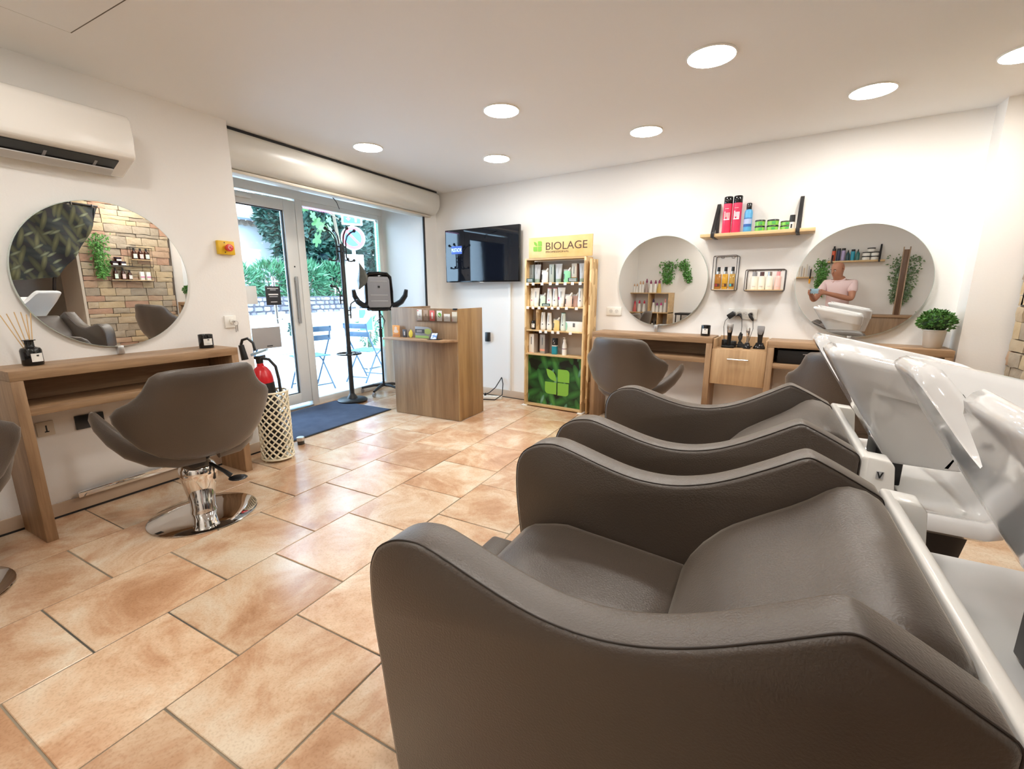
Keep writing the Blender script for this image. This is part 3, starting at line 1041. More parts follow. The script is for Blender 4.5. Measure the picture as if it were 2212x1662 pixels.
BACK = [(-0.118, 0.47), (-0.115, 0.493), (-0.101, 0.528), (-0.071, 0.577), (-0.031, 0.624), (-0.003, 0.649), (0.047, 0.684), (0.119, 0.732), (0.153, 0.758), (0.185, 0.787), (0.205, 0.801), (0.228, 0.808),
        (0.262, 0.803), (0.288, 0.788), (0.304, 0.766), (0.304, 0.45), (-0.05, 0.40)]
SEAT = [(-0.58, 0.30), (-0.625, 0.40), (-0.632, 0.437), (-0.615, 0.470), (-0.585, 0.490), (-0.51, 0.511), (-0.468, 0.518), (-0.393, 0.512), (-0.284, 0.504), (-0.182, 0.496), (-0.115, 0.490), (-0.09, 0.47), (-0.09, 0.32)]

def cushion(prof, y0, y1, r, m, name, parent, sag=0.0):
    """padded block whose outline rounds in towards both sides"""
    n = len(prof)
    cx = sum(p[0] for p in prof) / n
    cz = sum(p[1] for p in prof) / n
    def ring(y, g):
        out = []
        for i, (x, z) in enumerate(prof):
            a, b = prof[i - 1], prof[(i + 1) % n]
            t = Vector((b[0] - a[0], b[1] - a[1]))
            t = t.normalized() if t.length > 1e-6 else Vector((1, 0))
            out.append((x + t.y * g, y, z - t.x * g))
        return out
    w = y1 - y0
    R = [ring(y0, r * 1.3), ring(y0 + 0.004, r * 0.55), ring(y0 + r * .6, r * 0.12), ring(y0 + r * 1.6, 0)]
    for k in range(1, 6):
        R.append(ring(y0 + r * 1.6 + (w - 3.2 * r) * k / 6, sag * sin(pi * k / 6)))
    R += [ring(y1 - r * 1.6, 0), ring(y1 - r * .6, r * 0.12), ring(y1 - 0.004, r * 0.55), ring(y1, r * 1.3)]
    return MB().rings(R).done(name, m, parent, smooth=50)

def basin_part(parent, x, y, z, tilt_back, width=0.66, length=0.485, name='basin'):
    """deep ceramic wash basin: two raised ears either side of a neck dip, tapering to a flat bottom"""
    hw = width / 2
    # plan outline walked from neck centre round one side to the back and home again
    half = [(0.0, 0.0), (0.0, 0.03), (0.0, 0.055), (0.0, 0.08), (0.0, 0.105), (0.0, 0.13), (0.0, 0.17), (0.0, hw - 0.07), (0.004, hw - 0.03), (0.018, hw - 0.008), (0.05, hw),
            (0.13, hw), (0.24, hw), (0.35, hw), (length - 0.09, hw), (length - 0.055, hw - 0.012), (length - 0.02, hw - 0.045), (length - 0.004, hw - 0.085), (length, hw - 0.13), (length, 0.10), (length, 0.0)]
    plan = half + [(px, -py) for px, py in half[-2:0:-1]]
    slope = -0.19
    def neck(py):
        a = abs(py)
        if a > 0.125:
            return 0.0
        return 0.135 * (0.5 + 0.5 * cos(pi * min(1.0, a / 0.125))) ** 0.62
    def front(px):
        return max(0.0, 1 - px / 0.12)
    def ztop(px, py):
        return slope * px - neck(py) * (1 if px < 0.02 else 0)
    def taper(px, py, d):
        """outer skin d below the rim plane: the front slants back, the sides draw in under the upper band"""
        cx = length * 0.60
        band = 0.10
        side = 1.0 if d < band else 1.0 - 0.42 * (d - band) / 0.26
        side2 = 1.0 - 0.10 * min(d, band) / band
        s = side * (side2 if d < band else 0.90)
        yy = py * s
        fr = max(0.0, 1 - px / (length * .75))
        xx = px + fr * 0.60 * d
        if px > length * .75:
            xx = px - 0.12 * max(0, d - band) * 1.4 - 0.05 * min(d, band)
        return xx, yy
    def outer(d):
        out = []
        for px, py in plan:
            nk = neck(py) if px < 0.02 else 0
            dd = max(d, nk)
            xx, yy = taper(px, py, dd)
            out.append((xx, yy, slope * px - dd + (0.19 * px * min(1, d / .36) if d > .1 else 0)))
        return out
    th = 0.058
    def inner(d, shrink):
        cx = length * 0.55
        out = []
        for px, py in plan:
            nk = neck(py) if px < 0.02 else 0
            dd = max(d, nk + 0.002 if d < 0.2 else d)
            xx, yy = taper(px, py, dd * .8)
            vx, vy = xx - cx, yy
            l = math.hypot(vx, vy)
            k = max(0.05, (l - shrink) / l)
            out.append((cx + vx * k, vy * k, slope * px * (1 - min(1, d / .3)) - dd))
        return out
    def rim(shrink, up):
        cx = length * 0.55
        out = []
        for px, py in plan:
            nk = neck(py) if px < 0.02 else 0
            xx, yy = taper(px, py, nk)
            vx, vy = xx - cx, yy
            l = math.hypot(vx, vy)
            k = (l - shrink) / l
            out.append((cx + vx * k, vy * k, slope * px - nk + up))
        return out
    R = [outer(0.355), outer(0.345), outer(0.24), outer(0.15), outer(0.105), outer(0.095), outer(0.05), outer(0.018), outer(0.010)]
    R += [rim(0.004, 0.001), rim(0.014, 0.012), rim(th * .5, 0.018), rim(th - 0.014, 0.012), rim(th - 0.003, -0.002)]
    R += [inner(0.016, th), inner(0.06, th + .012), inner(0.13, th + .03), inner(0.19, th + .06), inner(0.22, th + .12)]
    bm = MB().rings(R)
    o = bm.done(name, CERAMIC, parent, smooth=75)
    o.location = (x, y, z)
    o.rotation_euler = (0, tilt_back, 0)
    MB().lathe([(0, 0.0), (0.028, 0.0), (0.028, 0.006), (0.018, 0.008), (0, 0.004)], 16).done('drain', CHROME, o).location = (length * .58, 0, -0.222)
    return o

def backwash(label, loc, rz, basin_loc, basin_tilt=0.0):
    W = 0.756
    t = thing('backwash_unit', label, 'wash chair', loc, rz, 'brown shampoo chairs with white basins')
    for ya, yb in ((0.0, 0.098), (W - 0.098, W)):
        a = arm_shell(ya, yb).done('armrest', LEATHER, t, smooth=55)
        for ys in (ya + 0.0075,):
            seam_line(ys, -0.0002).done('seam', SEAM, a)
    cushion(SEAT, 0.10, W - 0.10, 0.022, LEATHER, 'seat', t)
    cushion(BACK, 0.10, W - 0.10, 0.030, LEATHER, 'backrest', t)
    MB().box(-0.56, 0.12, 0.02, 0.28, W - 0.12, 0.33).done('seat_base', BLACK, t, 0.01)
    MB().box(-0.72, 0.13, 0.405, -0.635, W - 0.16, 0.435).box(-0.66, 0.3, 0.33, -0.60, 0.45, 0.41).done('leg_rest', LEATHER, t, 0.012)
    # white housing behind the chair back, tray and black foot
    hs = MB().prism([(0.306, 0.03), (0.306, 0.768), (0.310, 0.777), (0.328, 0.776), (0.334, 0.768), (0.336, 0.03)], 0.010, W - 0.010)
    for ya, yb in ((0.0095, 0.075), (W - 0.075, W - 0.0095)):
        hs.prism([(0.320, 0.03), (0.320, 0.7765), (0.374, 0.772), (0.386, 0.756), (0.400, 0.62), (0.400, 0.03)], ya, yb)
    hs.done('housing', SHELLWHITE, t, 0.007, 2)
    plan = [(0.337, 0.078), (0.402, 0.078), (0.403, 0.0), (0.60, 0.0), (0.64, 0.03), (0.665, 0.09), (0.675, 0.20), (0.675, W - 0.20), (0.665, W - 0.09), (0.64, W - 0.03), (0.60, W), (0.403, W), (0.402, W - 0.078), (0.337, W - 0.078)]
    cxp, cyp = 0.50, W / 2
    def pr(sx, z):
        return [(cxp + (x - cxp) * sx, cyp + (y - cyp) * sx, z) for x, y in plan]
    MB().rings([pr(.94, 0.575), pr(1, 0.59), pr(1, 0.625), pr(.97, 0.635), pr(.90, 0.630), pr(.80, 0.60), pr(.55, 0.592)]).done('tray', CERAMIC, t, smooth=50)
    def fr(sx, z):
        return [(0.49 + (x - 0.52) * sx, cyp + (y - cyp) * sx, z) for x, y in plan]
    MB().rings([fr(.62, 0.0), fr(.66, 0.25), fr(.86, 0.585)]).done('foot', mat('black foot', (0.012, 0.011, 0.011), 0.6), t, smooth=40)
    bx, by, bz = basin_loc
    m = MB().box(bx + 0.20, by - 0.07, 0.60, bx + 0.28, by + 0.07, bz - 0.33)
    m.tube([(bx + .22, by - .20, 0.70), (bx + .20, by - .10, 0.67), (bx + .24, by + .02, 0.655), (bx + .30, by + .12, 0.67)], 0.013, 8)
    m.done('tilt_bracket', BLACKM, t, 0.006)
    basin_part(t, bx, by, bz, basin_tilt)
    pl = MB().box(0.345, 0.0072, 0.716, 0.363, 0.0092, 0.738).done('badge', mat('badge grey', (0.55, 0.55, 0.56), 0.4), t)
    MB().prism([(0.3465, 0.7365), (0.3500, 0.7365), (0.3540, 0.724), (0.358, 0.7365), (0.3615, 0.7365), (0.3555, 0.7178), (0.3525, 0.7178)], 0.0058, 0.0070).done('badge_letter', INK, pl, smooth=0)
    return t

UROT = rad(-1.3)
backwash('brown leather shampoo chair with white basin, nearest the camera', (0.0, 0.594, 0), UROT, (0.275, 0.40, 1.095))
backwash('brown leather shampoo chair with white basin, the farther of the pair', (0.024, 1.575, 0), UROT, (0.195, 0.375, 1.066))

# ============================================================ STYLING CHAIRS
def styling_chair(label, loc, rz, first=None):
    t = thing('styling_chair', label, 'salon chair', loc, rz, 'brown hydraulic styling chairs')
    # backrest: padded outline wrapped round the sitter; front is -y
    half = [(0.0, 0.405), (0.06, 0.405), (0.12, 0.418), (0.18, 0.448), (0.235, 0.505), (0.275, 0.58), (0.298, 0.645), (0.302, 0.685), (0.285, 0.718), (0.255, 0.740), (0.232, 0.765), (0.214, 0.795),
            (0.203, 0.825), (0.190, 0.858), (0.165, 0.880), (0.12, 0.888), (0.06, 0.890), (0.0, 0.890)]
    out = half + [(-x, z) for x, z in half[-2:0:-1]]
    c0 = (0.0, 0.64)
    def ring(s, side, T):
        r = []
        for x_, z in out:
            x = x_ * 1.2
            px, pz = c0[0] + (x - c0[0]) * s, c0[1] + (z - c0[1]) * s
            yb = 0.235 + 0.20 * (pz - 0.4) - 1.15 * px * px - 0.35 * max(0, 0.55 - pz) ** 2
            r.append((px, yb + side * T, pz))
        return r
    T = 0.036
    R = []
    for s in (0.04, 0.3, 0.6, 0.8, 0.9, 0.96, 0.99):
        R.append(ring(s, 1, T * (1 - s ** 8) ** 0.5))
    R.append(ring(1.0, 0, 0))
    for s in (0.99, 0.96, 0.9, 0.8, 0.6, 0.3, 0.04):
        R.append(ring(s, -1, T * (1 - s ** 8) ** 0.5))
    MB().rings(R).done('backrest', LEATHER, t, smooth=60)
    # seat cushion
    def sup(a, rx, ry, n=3.2):
        ca, sa = cos(a), sin(a)
        return (rx * abs(ca) ** (2 / n) * (1 if ca >= 0 else -1), ry * abs(sa) ** (2 / n) * (1 if sa >= 0 else -1))
    A = [2 * pi * i / 32 for i in range(32)]
    R = []
    for k, z in ((.72, 0.385), (.93, 0.395), (1, 0.42), (1, 0.455), (.95, 0.475), (.7, 0.483), (.3, 0.485)):
        R.append([(sup(a, .255 * k, .245 * k)[0], sup(a, .255 * k, .245 * k)[1] - 0.03, z) for a in A])
    MB().rings(R).done('seat', LEATHER, t, smooth=60)
    # arm wings sweeping from under the back up to rounded tips
    for s in (-1, 1):
        path = [(0.03, 0.215, 0.405, .030), (0.14, 0.190, 0.415, .045), (0.225, 0.12, 0.440, .055), (0.285, 0.03, 0.480, .058), (0.322, -0.06, 0.530, .055), (0.345, -0.14, 0.585, .048), (0.352, -0.19, 0.620, .038), (0.352, -0.212, 0.638, .018)]
        rr = []
        for i, (x, y, z, h) in enumerate(path):
            p = Vector((x, y, z))
            q0 = Vector(path[max(0, i - 1)][:3])
            q1 = Vector(path[min(len(path) - 1, i + 1)][:3])
            tg = (q1 - q0).normalized()
            sd = tg.cross(Vector((0, 0, 1))).normalized()
            up = sd.cross(tg).normalized()
            rr.append([((p + up * h * cos(a) + sd * h * .55 * sin(a)).x * s, (p + up * h * cos(a) + sd * h * .55 * sin(a)).y, (p + up * h * cos(a) + sd * h * .55 * sin(a)).z) for a in [2 * pi * i2 / 14 for i2 in range(14)]])
        MB().rings(rr).done('armrest', LEATHER, t, smooth=60)
    MB().box(-0.10, -0.12, 0.365, 0.10, 0.12, 0.39).done('seat_plate', BLACKM, t, 0.004)
    MB().lathe([(0, 0.012), (0.066, 0.012), (0.064, 0.03), (0.060, 0.05), (0.064, 0.10), (0.075, 0.16), (0.088, 0.22), (0.093, 0.255), (0.090, 0.285), (0.078, 0.31), (0.062, 0.322), (0.058, 0.326), (0.058, 0.335), (0, 0.335)], 32).done('column', CHROME, t)
    MB().lathe([(0, 0.33), (0.040, 0.33), (0.036, 0.37), (0, 0.37)], 20).lathe([(0.058, 0.326), (0.062, 0.328), (0.062, 0.334), (0.05, 0.336)], 24).done('collar', BLACK, t)
    MB().lathe([(0, 0.0), (0.262, 0.0), (0.265, 0.006), (0.258, 0.010), (0.16, 0.016), (0.07, 0.022), (0, 0.022)], 48).done('base_disc', CHROME, t)
    p = MB().tube([(0.0, 0.03, 0.315), (0.03, 0.09, 0.30), (0.045, 0.15, 0.262), (0.05, 0.18, 0.235)], [0.010, 0.010, 0.011, 0.014], 8)
    p.sphere((0.055, 0.215, 0.222), 0.042, 16, (1.0, 1.15, 0.28))
    p.box(0.012, 0.083, 0.215, 0.028, 0.090, 0.285)
    p.done('pump_pedal', BLACK, t).rotation_euler = (0, 0, rad(48))
    return t
styling_chair('brown styling chair on a chrome disc base before the big oak console', (-2.665, 1.27, 0), rad(-97))
dup_src = bpy.data.objects['styling_chair']
dup(dup_src, 'brown styling chair turned to the mirror between the display stand and clippers', (-0.85, 3.84, 0), rad(168))
dup(dup_src, 'brown styling chair half hidden behind the white shampoo basin', (0.64, 3.50, 0), rad(160))
dup(dup_src, 'brown styling chair of which only the back edge shows at the picture border', (-2.86, 0.29, 0), rad(-95))

# ============================================================ OAK CONSOLES
def console(t, W, D=0.30, top=0.88, th=0.048, shelf=(0.655, 0.693), leg=0.045):
    MB().box(0, -D, top - th, W, 0, top).done('top', OAK_X, t, 0.002)
    for x in (0, W - leg):
        MB().box(x, -D, 0, x + leg, 0, top - th).done('leg', OAK_Z, t, 0.002)
    MB().box(leg, -D + 0.004, shelf[0], W - leg, 0, shelf[1]).done('shelf', OAK_X, t, 0.002)
    MB().box(leg, -0.018, shelf[1], W - leg, -0.004, top - th).done('back_panel', OAK_X, t)
cl = lthing('styling_console', 'long oak styling console under the round mirror with leafy reflection', 'console', 0.721, 0.0, 0.001)
console(cl, 1.075)
c1 = wthing('styling_console', 'oak styling console between the product stand and the drawer unit', 'console', 1.105, 0.001, 0, 'oak consoles on the far wall')
console(c1, 1.078, top=0.870)
c2 = wthing('styling_console', 'oak styling console carrying the potted shrub, behind the white basins', 'console', 2.592, 0.001, 0, 'oak consoles on the far wall')
console(c2, 1.073, top=0.866)

dr = wthing('drawer_unit', 'oak wall drawer unit holding the clippers between two consoles', 'drawer unit', 2.188, 0.001, 0)
MB().box(0, -0.27, 0.49, 0.015, 0, 0.86).box(0.385, -0.27, 0.49, 0.40, 0, 0.86).box(0.015, -0.27, 0.765, 0.385, -0.02, 0.782).box(0.015, -0.02, 0.49, 0.385, 0, 0.87).box(0.015, -0.26, 0.49, 0.385, -0.02, 0.505).done('carcass', CAB_Z, dr, 0.001)
fr = MB().box(-0.002, -0.29, 0.485, 0.402, -0.271, 0.778).done('drawer_front', CAB_Z, dr, 0.002)
h = MB().tube([(0.125, -0.291, 0.70), (0.125, -0.316, 0.703), (0.275, -0.316, 0.703), (0.275, -0.291, 0.70)], 0.006, 8)
h.done('handle', STEEL, fr)

# ============================================================ MIRRORS
def round_mirror(t, R, d0, d1, lean=0.0, clip=0.045, turn=0.0):
    mb = MB().cyl((0, -d0, 0), (0, -d1, 0), R, n=96)
    g = mb.done('edge', mat('mirror edge glass', (0.60, 0.68, 0.64), 0.1), t, smooth=30)
    f = MB().cyl((0, -d1 - 0.0002, 0), (0, -d1 - 0.0016, 0), R - 0.003, n=96).done('mirror_glass', MIRROR, t, smooth=30)
    br = MB().box(-0.03, -d1 - 0.012, -R - clip, 0.0, -d0 - 0.002, -R + 0.005).done('foot_clip', STEEL, t, 0.003)
    for o in (g, f):
        o.rotation_euler = (lean, 0, turn)
    return t
ml = lthing('round_mirror', 'large round mirror over the long oak console, reflecting the stone wall', 'mirror', 1.278, 1.338, 0.0)
round_mirror(ml, 0.41, 0.014, 0.032, rad(1.4), turn=rad(0.6))
mm = wthing('round_mirror', 'round mirror beside the product stand, reflecting crates of bottles', 'mirror', 1.655, 0.0, 1.340)
round_mirror(mm, 0.405, 0.02, 0.04, clip=0.064)
mr = wthing('round_mirror', 'round mirror above the white basins, reflecting a bald man', 'mirror', 3.124, 0.0, 1.322)
round_mirror(mr, 0.412, 0.035, 0.055, clip=0.042)

# ============================================================ RECEPTION DESK
dk = thing('reception_desk', 'brown wood reception desk with a small front shelf', 'desk', (-2.405, 3.485, 0), rad(0.5))
MB().box(-0.805, 0.0, 0.004, -0.0185, 0.02, 1.09).done('front_panel', DESK_Z, dk, 0.0015)
MB().box(-0.018, 0.001, 0.004, 0.0, 0.44, 1.09).done('side_panel', wood('desk laminate side', (0.24, 0.135, 0.055), (0.42, 0.265, 0.12), 'z', 16), dk, 0.0015)
MB().box(-0.805, 0.021, 0.004, -0.787, 0.62, 1.09).done('side_panel', DESK_Z, dk, 0.0015)
MB().box(-0.786, 0.021, 0.74, -0.019, 0.44, 0.765).done('worktop', OAK_X, dk, 0.001)
MB().prism([(-0.805, -0.0005), (-0.002, -0.0005), (-0.085, -0.145), (-0.805, -0.145)], 0.782, 0.802, 'xy').done('front_shelf', OAK_X, dk, 0.002)
hd = MB().box(-0.49, -0.008, 0.967, -0.005, -0.004, 1.02).box(-0.49, -0.0045, 0.962, -0.005, -0.0005, 0.969)
hd.done('leaflet_holder', ACRYL, dk, smooth=0)
MB().box(-0.055, -0.002, 1.077, -0.005, 0.012, 1.0935).done('corner_clip', BLACK, dk, 0.002)

def card(name, label, cat, x0, x1, z0, z1, m, y=-0.003, group=None, tilt=0.0):
    t = thing(name, label, cat, dk.matrix_basis @ Vector((x0, y, z0)), dk.rotation_euler.z, group)
    MB().box(0, -0.0012, 0, x1 - x0, 0, z1 - z0).done('sheet', m, t, smooth=0)
    t.rotation_euler = (tilt, 0, dk.rotation_euler.z)
    return t
G = 'leaflets in the clear holder on the desk'
def deco(t, m, x0, z0, x1, z1, nm='print'):
    MB().box(x0, -0.0022, z0, x1, -0.0013, z1).done(nm, m, t, smooth=0)
PINK = tint('pale pink print', (0.80, 0.55, 0.55), 0.6)
k = card('leaflet', 'white leaflet with pink pattern, first in the clear desk holder', 'leaflet', -.472, -.415, .972, 1.077, PAPER, group=G)
deco(k, PINK, .006, .006, .05, .012)
deco(k, tint('red print', (0.72, 0.10, 0.10), .6), .004, .090, .016, .10)
deco(k, tint('grey print', (0.6, 0.56, 0.55), .6), .018, .035, .040, .065)
k = card('leaflet', 'plain brown kraft leaflet in the clear desk holder', 'leaflet', -.395, -.341, .972, 1.073, tint('kraft paper', (0.46, 0.34, 0.25), 0.8), group=G)
deco(k, tint('kraft print', (0.28, 0.19, 0.12), .8), .018, .04, .036, .065)
k = card('leaflet', 'coral red leaflet with white panel in the clear desk holder', 'leaflet', -.322, -.262, .972, 1.071, tint('coral paper', (0.72, 0.16, 0.14), 0.6), group=G)
deco(k, PAPER, .022, .02, .040, .08)
k = card('leaflet', 'white leaflet with a green disc in the clear desk holder', 'leaflet', -.237, -.178, .972, 1.070, PAPER, group=G)
MB().cyl((0.032, -0.0013, 0.058), (0.032, -0.0022, 0.058), 0.022, n=20).done('green_disc', tint('leaf green print', (0.16, 0.42, 0.06), .6), k)
MB().tube([(0.022, -0.003, 0.066), (0.026, -0.003, 0.05), (0.042, -0.003, 0.046)], 0.003, 5).done('white_mark', INKW, k)
k = card('leaflet', 'short white card with a grey ring in the clear desk holder', 'leaflet', -.155, -.084, .972, 1.042, PAPER, group=G)
MB().tube([(0.036 + 0.011 * cos(a), -0.002, 0.038 + 0.011 * sin(a)) for a in [2 * pi * s / 14 for s in range(14)]], 0.0015, 4, closed=True).done('grey_ring', tint('grey print', (0.6, 0.56, 0.55), .6), k)
k = card('leaflet', 'cream leaflet nearest the desk corner in the clear holder', 'leaflet', -.062, -.006, .972, 1.062, tint('cream paper', (0.78, 0.75, 0.64), 0.7), group=G)
deco(k, PINK, .002, .002, .012, .03)

def stand_card(name, label, cat, x, d, m, w, h, th=0.006):
    t = thing(name, label, cat, dk.matrix_basis @ Vector((x, -d, 0.8022)), dk.rotation_euler.z)
    MB().box(0, -th, 0, w, 0, h).done('plate', m, t, 0.001)
    return t
k = stand_card('orange_flyer', 'orange flyer with a pale figure, standing on the desk shelf', 'flyer', -.77, .03, tint('orange paper', (0.78, 0.34, 0.08), .6), .093, .115)
MB().prism([(0.015, 0.05), (0.03, 0.075), (0.03, 0.095), (0.045, 0.105), (0.062, 0.095), (0.06, 0.075), (0.08, 0.055), (0.07, 0.04), (0.03, 0.04)], -0.0075, -0.0062).done('figure', tint('peach print', (0.80, 0.60, 0.46), .6), k, smooth=0)
MB().box(0.01, -0.0075, 0.006, 0.083, -0.0062, 0.026).done('print_band', tint('dark orange print', (0.55, 0.20, 0.06), .6), k, smooth=0)
k = stand_card('dark_card', 'small dark card standing between the orange flyer and the yellow card', 'card', -.64, .03, tint('dark card', (0.06, 0.055, 0.06), .5), .05, .078)
MB().box(0.018, -0.0075, 0.02, 0.032, -0.0062, 0.058).done('print', tint('grey print', (0.6, 0.56, 0.55), .6), k, smooth=0)
k = thing('yellow_card', 'yellow leaf-shaped card standing on the desk shelf', 'card', dk.matrix_basis @ Vector((-.568, -.03, 0.8022)), dk.rotation_euler.z)
MB().prism([(0.02, 0), (0.034, 0), (0.05, 0.02), (0.054, 0.045), (0.045, 0.065), (0.032, 0.082), (0.022, 0.07), (0.005, 0.05), (0.002, 0.03), (0.008, 0.014)], -0.004, 0).done('plate', tint('lemon paper', (0.80, 0.62, 0.06), .6), k, 0.0005)
k = thing('rounded_plaque', 'grey and green rounded advertising plaque standing on the desk shelf', 'plaque', dk.matrix_basis @ Vector((-.482, -.03, 0.8022)), dk.rotation_euler.z)
MB().prism([(0, 0), (0.17, 0), (0.185, 0.02), (0.205, 0.04), (0.208, 0.065), (0.195, 0.095), (0.16, 0.11), (0.08, 0.112), (0.0, 0.112)], -0.005, 0).done('plate', tint('plaque grey', (0.26, 0.26, 0.27), .4), k, 0.001)
MB().box(0.002, -0.0065, 0.003, 0.165, -0.0052, 0.026).done('green_band', tint('plaque green', (0.30, 0.46, 0.12), .5), k, smooth=0)
MB().box(0.004, -0.0065, 0.050, 0.115, -0.0052, 0.088).done('dark_band', tint('plaque dark', (0.05, 0.05, 0.055), .5), k, smooth=0)
for zz in (0.060, 0.073):
    MB().box(0.02, -0.0078, zz, 0.085, -0.0067, zz + 0.005).done('printed_line', tint('grey print', (0.6, 0.56, 0.55), .6), k, smooth=0)
MB().prism([(0.115 + 0.04 + 0.040 * cos(a) * (1 + .12 * cos(5 * a)), 0.068 + 0.028 * sin(a)) for a in [2 * pi * s / 24 for s in range(24)]], -0.0065, -0.0052).done('green_tree', tint('tree green print', (0.33, 0.40, 0.10), .5), k, smooth=0)
k = thing('tent_card', 'small black tent stand with a blue and white picture on the desk shelf', 'tent card', dk.matrix_basis @ Vector((-.245, -.118, 0.8022)), dk.rotation_euler.z + rad(12))
MB().prism([(-0.02, 0.0), (0.10, 0.0), (0.10, 0.004), (-0.02, 0.004)], -0.012, 0.075).prism([(0.0, 0.004), (0.045, 0.062), (0.05, 0.062), (0.012, 0.004)], 0.0, 0.07, 'yz').done('stand', BLACK, k)
pc = MB().box(0.008, -0.002, 0.003, 0.066, -0.0005, 0.068)
o = pc.done('picture', mat('blue white picture', (0.10, 0.25, 0.62), 0.3, vary=(42, (0.75, 0.85, 0.95), 0.2)), k, smooth=0)
o.rotation_euler = (rad(-37), 0, 0)
o.location = (0, 0.0, 0.004)

# ============================================================ HEAT PROCESSOR, COAT STAND, MAT
hp = thing('rolling_hood', 'black and grey rolling hair heater behind the reception desk', 'hair heater', (-4.0, 4.13, 0), rad(52))
# local -y faces the room
ga = MB()
ga.prism([(-0.12, 1.06), (0.12, 1.06), (0.135, 1.09), (0.128, 1.38), (0.11, 1.42), (-0.11, 1.42), (-0.128, 1.38), (-0.135, 1.09)], -0.065, -0.045)
ga.done('grey_panel', mat('grey heater panel', (0.30, 0.30, 0.32), 0.4), hp, 0.006)
MB().box(-0.012, -0.072, 1.29, 0.012, -0.0655, 1.315).done('button', BLACK, hp)
for zz in (1.13, 1.20, 1.36):
    MB().box(-0.10, -0.069, zz, 0.10, -0.0655, zz + 0.012).done('rib', mat('light grey rib', (0.42, 0.42, 0.44), 0.4), hp, 0.003)
fm = MB().prism([(-0.14, 1.02), (0.14, 1.02), (0.16, 1.06), (0.158, 1.40), (0.13, 1.46), (0.08, 1.475), (-0.08, 1.475), (-0.13, 1.46), (-0.158, 1.40), (-0.16, 1.06)], -0.04, 0.0)
fm.done('rear_shell', BLACKGLOSS, hp, 0.012)
MB().tube([(-0.14, -0.045, 1.42), (-0.10, -0.06, 1.455), (0, -0.065, 1.463), (0.10, -0.06, 1.455), (0.14, -0.045, 1.42), (0.152, -0.04, 1.25), (0.148, -0.045, 1.06), (0.09, -0.055, 1.035), (-0.09, -0.055, 1.035), (-0.148, -0.045, 1.06), (-0.152, -0.04, 1.25)], 0.018, 8, closed=True).done('frame', BLACKGLOSS, hp)
for s in (-1, 1):
    MB().tube([(s * 0.13, -0.02, 1.09), (s * 0.19, -0.05, 1.085), (s * 0.25, -0.11, 1.13), (s * 0.29, -0.16, 1.20), (s * 0.30, -0.18, 1.27)], [0.035, 0.036, 0.034, 0.030, 0.022], 10).done('side_lamp', BLACK, hp)
MB().cyl((0, 0.0, 0.08), (0, 0.0, 1.03), 0.014).cyl((0, 0, 0.70), (0, 0, 0.80), 0.022).done('pole', BLACKM, hp)
MB().tube([(0.0, -0.02, 1.0), (0.05, -0.05, 0.9), (0.02, -0.05, 0.80), (-0.03, -0.03, 0.9), (0.03, -0.04, 0.96)], 0.006, 6).done('cable', RUBBER, hp)
for kk in range(5):
    a = 2 * pi * kk / 5 + 0.35
    l = MB().tube([(0, 0, 0.10), (0.12 * cos(a), 0.12 * sin(a), 0.095), (0.27 * cos(a), 0.27 * sin(a), 0.065)], [0.022, 0.018, 0.014], 8).done('leg', BLACKM, hp)
    MB().cyl((0.27 * cos(a) - .012 * sin(a), 0.27 * sin(a) + .012 * cos(a), 0.028), (0.27 * cos(a) + .012 * sin(a), 0.27 * sin(a) - .012 * cos(a), 0.028), 0.028).done('caster', GREYP, l)

cs = thing('coat_stand', 'black metal coat stand with ball-tipped hooks on the blue door mat', 'coat stand', (-3.985, 3.60, 0.012), rad(28))
MB().lathe([(0, 0), (0.165, 0), (0.168, 0.012), (0.150, 0.024), (0.06, 0.032), (0.045, 0.06), (0.032, 0.075), (0.027, 0.09), (0.026, 0.62), (0.0235, 0.63), (0.0235, 1.72), (0.020, 1.74), (0, 1.74)], 24).done('pole', BLACKM, cs)
MB().tube([(0.13 * cos(a), 0.13 * sin(a), 0.545) for a in [2 * pi * s / 28 for s in range(28)]], 0.008, 8, closed=True).tube([(-0.13, 0, 0.545), (0.13, 0, 0.545)], 0.006, 6).tube([(0, -0.13, 0.545), (0, 0.13, 0.545)], 0.006, 6).done('umbrella_ring', BLACKM, cs)
for kk in range(4):
    a = pi / 4 + kk * pi / 2
    c, s = cos(a), sin(a)
    mb = MB()
    pts = [(0.155, 1.885), (0.115, 1.865), (0.075, 1.825), (0.055, 1.77), (0.052, 1.70), (0.052, 1.60), (0.070, 1.565), (0.105, 1.562), (0.135, 1.572)]
    mb.tube([(r * c, r * s, z) for r, z in pts], 0.0085, 8)
    for z in (1.66, 1.71):
        mb.tube([(0.02 * c, 0.02 * s, z), (0.052 * c, 0.052 * s, z)], 0.008, 6)
    mb.sphere((0.160 * c, 0.160 * s, 1.888), 0.019, 12).sphere((0.138 * c, 0.138 * s, 1.574), 0.017, 12)
    mb.done('hook', BLACKM, cs)
for a, z in ((rad(200), 1.22), (rad(20), 1.06)):
    c, s = cos(a), sin(a)
    mb = MB()
    mb.tube([(r * c, r * s, zz) for r, zz in ((0.048, z - 0.12), (0.048, z), (0.060, z + 0.045), (0.095, z + 0.07), (0.125, z + 0.075))], 0.008, 8)
    for q in (z - 0.08, z - 0.03):
        mb.tube([(0.02 * c, 0.02 * s, q), (0.048 * c, 0.048 * s, q)], 0.007, 6)
    mb.sphere((0.130 * c, 0.130 * s, z + 0.077), 0.018, 12)
    mb.done('hook', BLACKM, cs)
bag = thing('hanging_bag', 'small grey green cloth bag hanging from the coat stand', 'bag', (-3.875, 3.735, 1.575))
rb_ = random.Random(4)
R = []
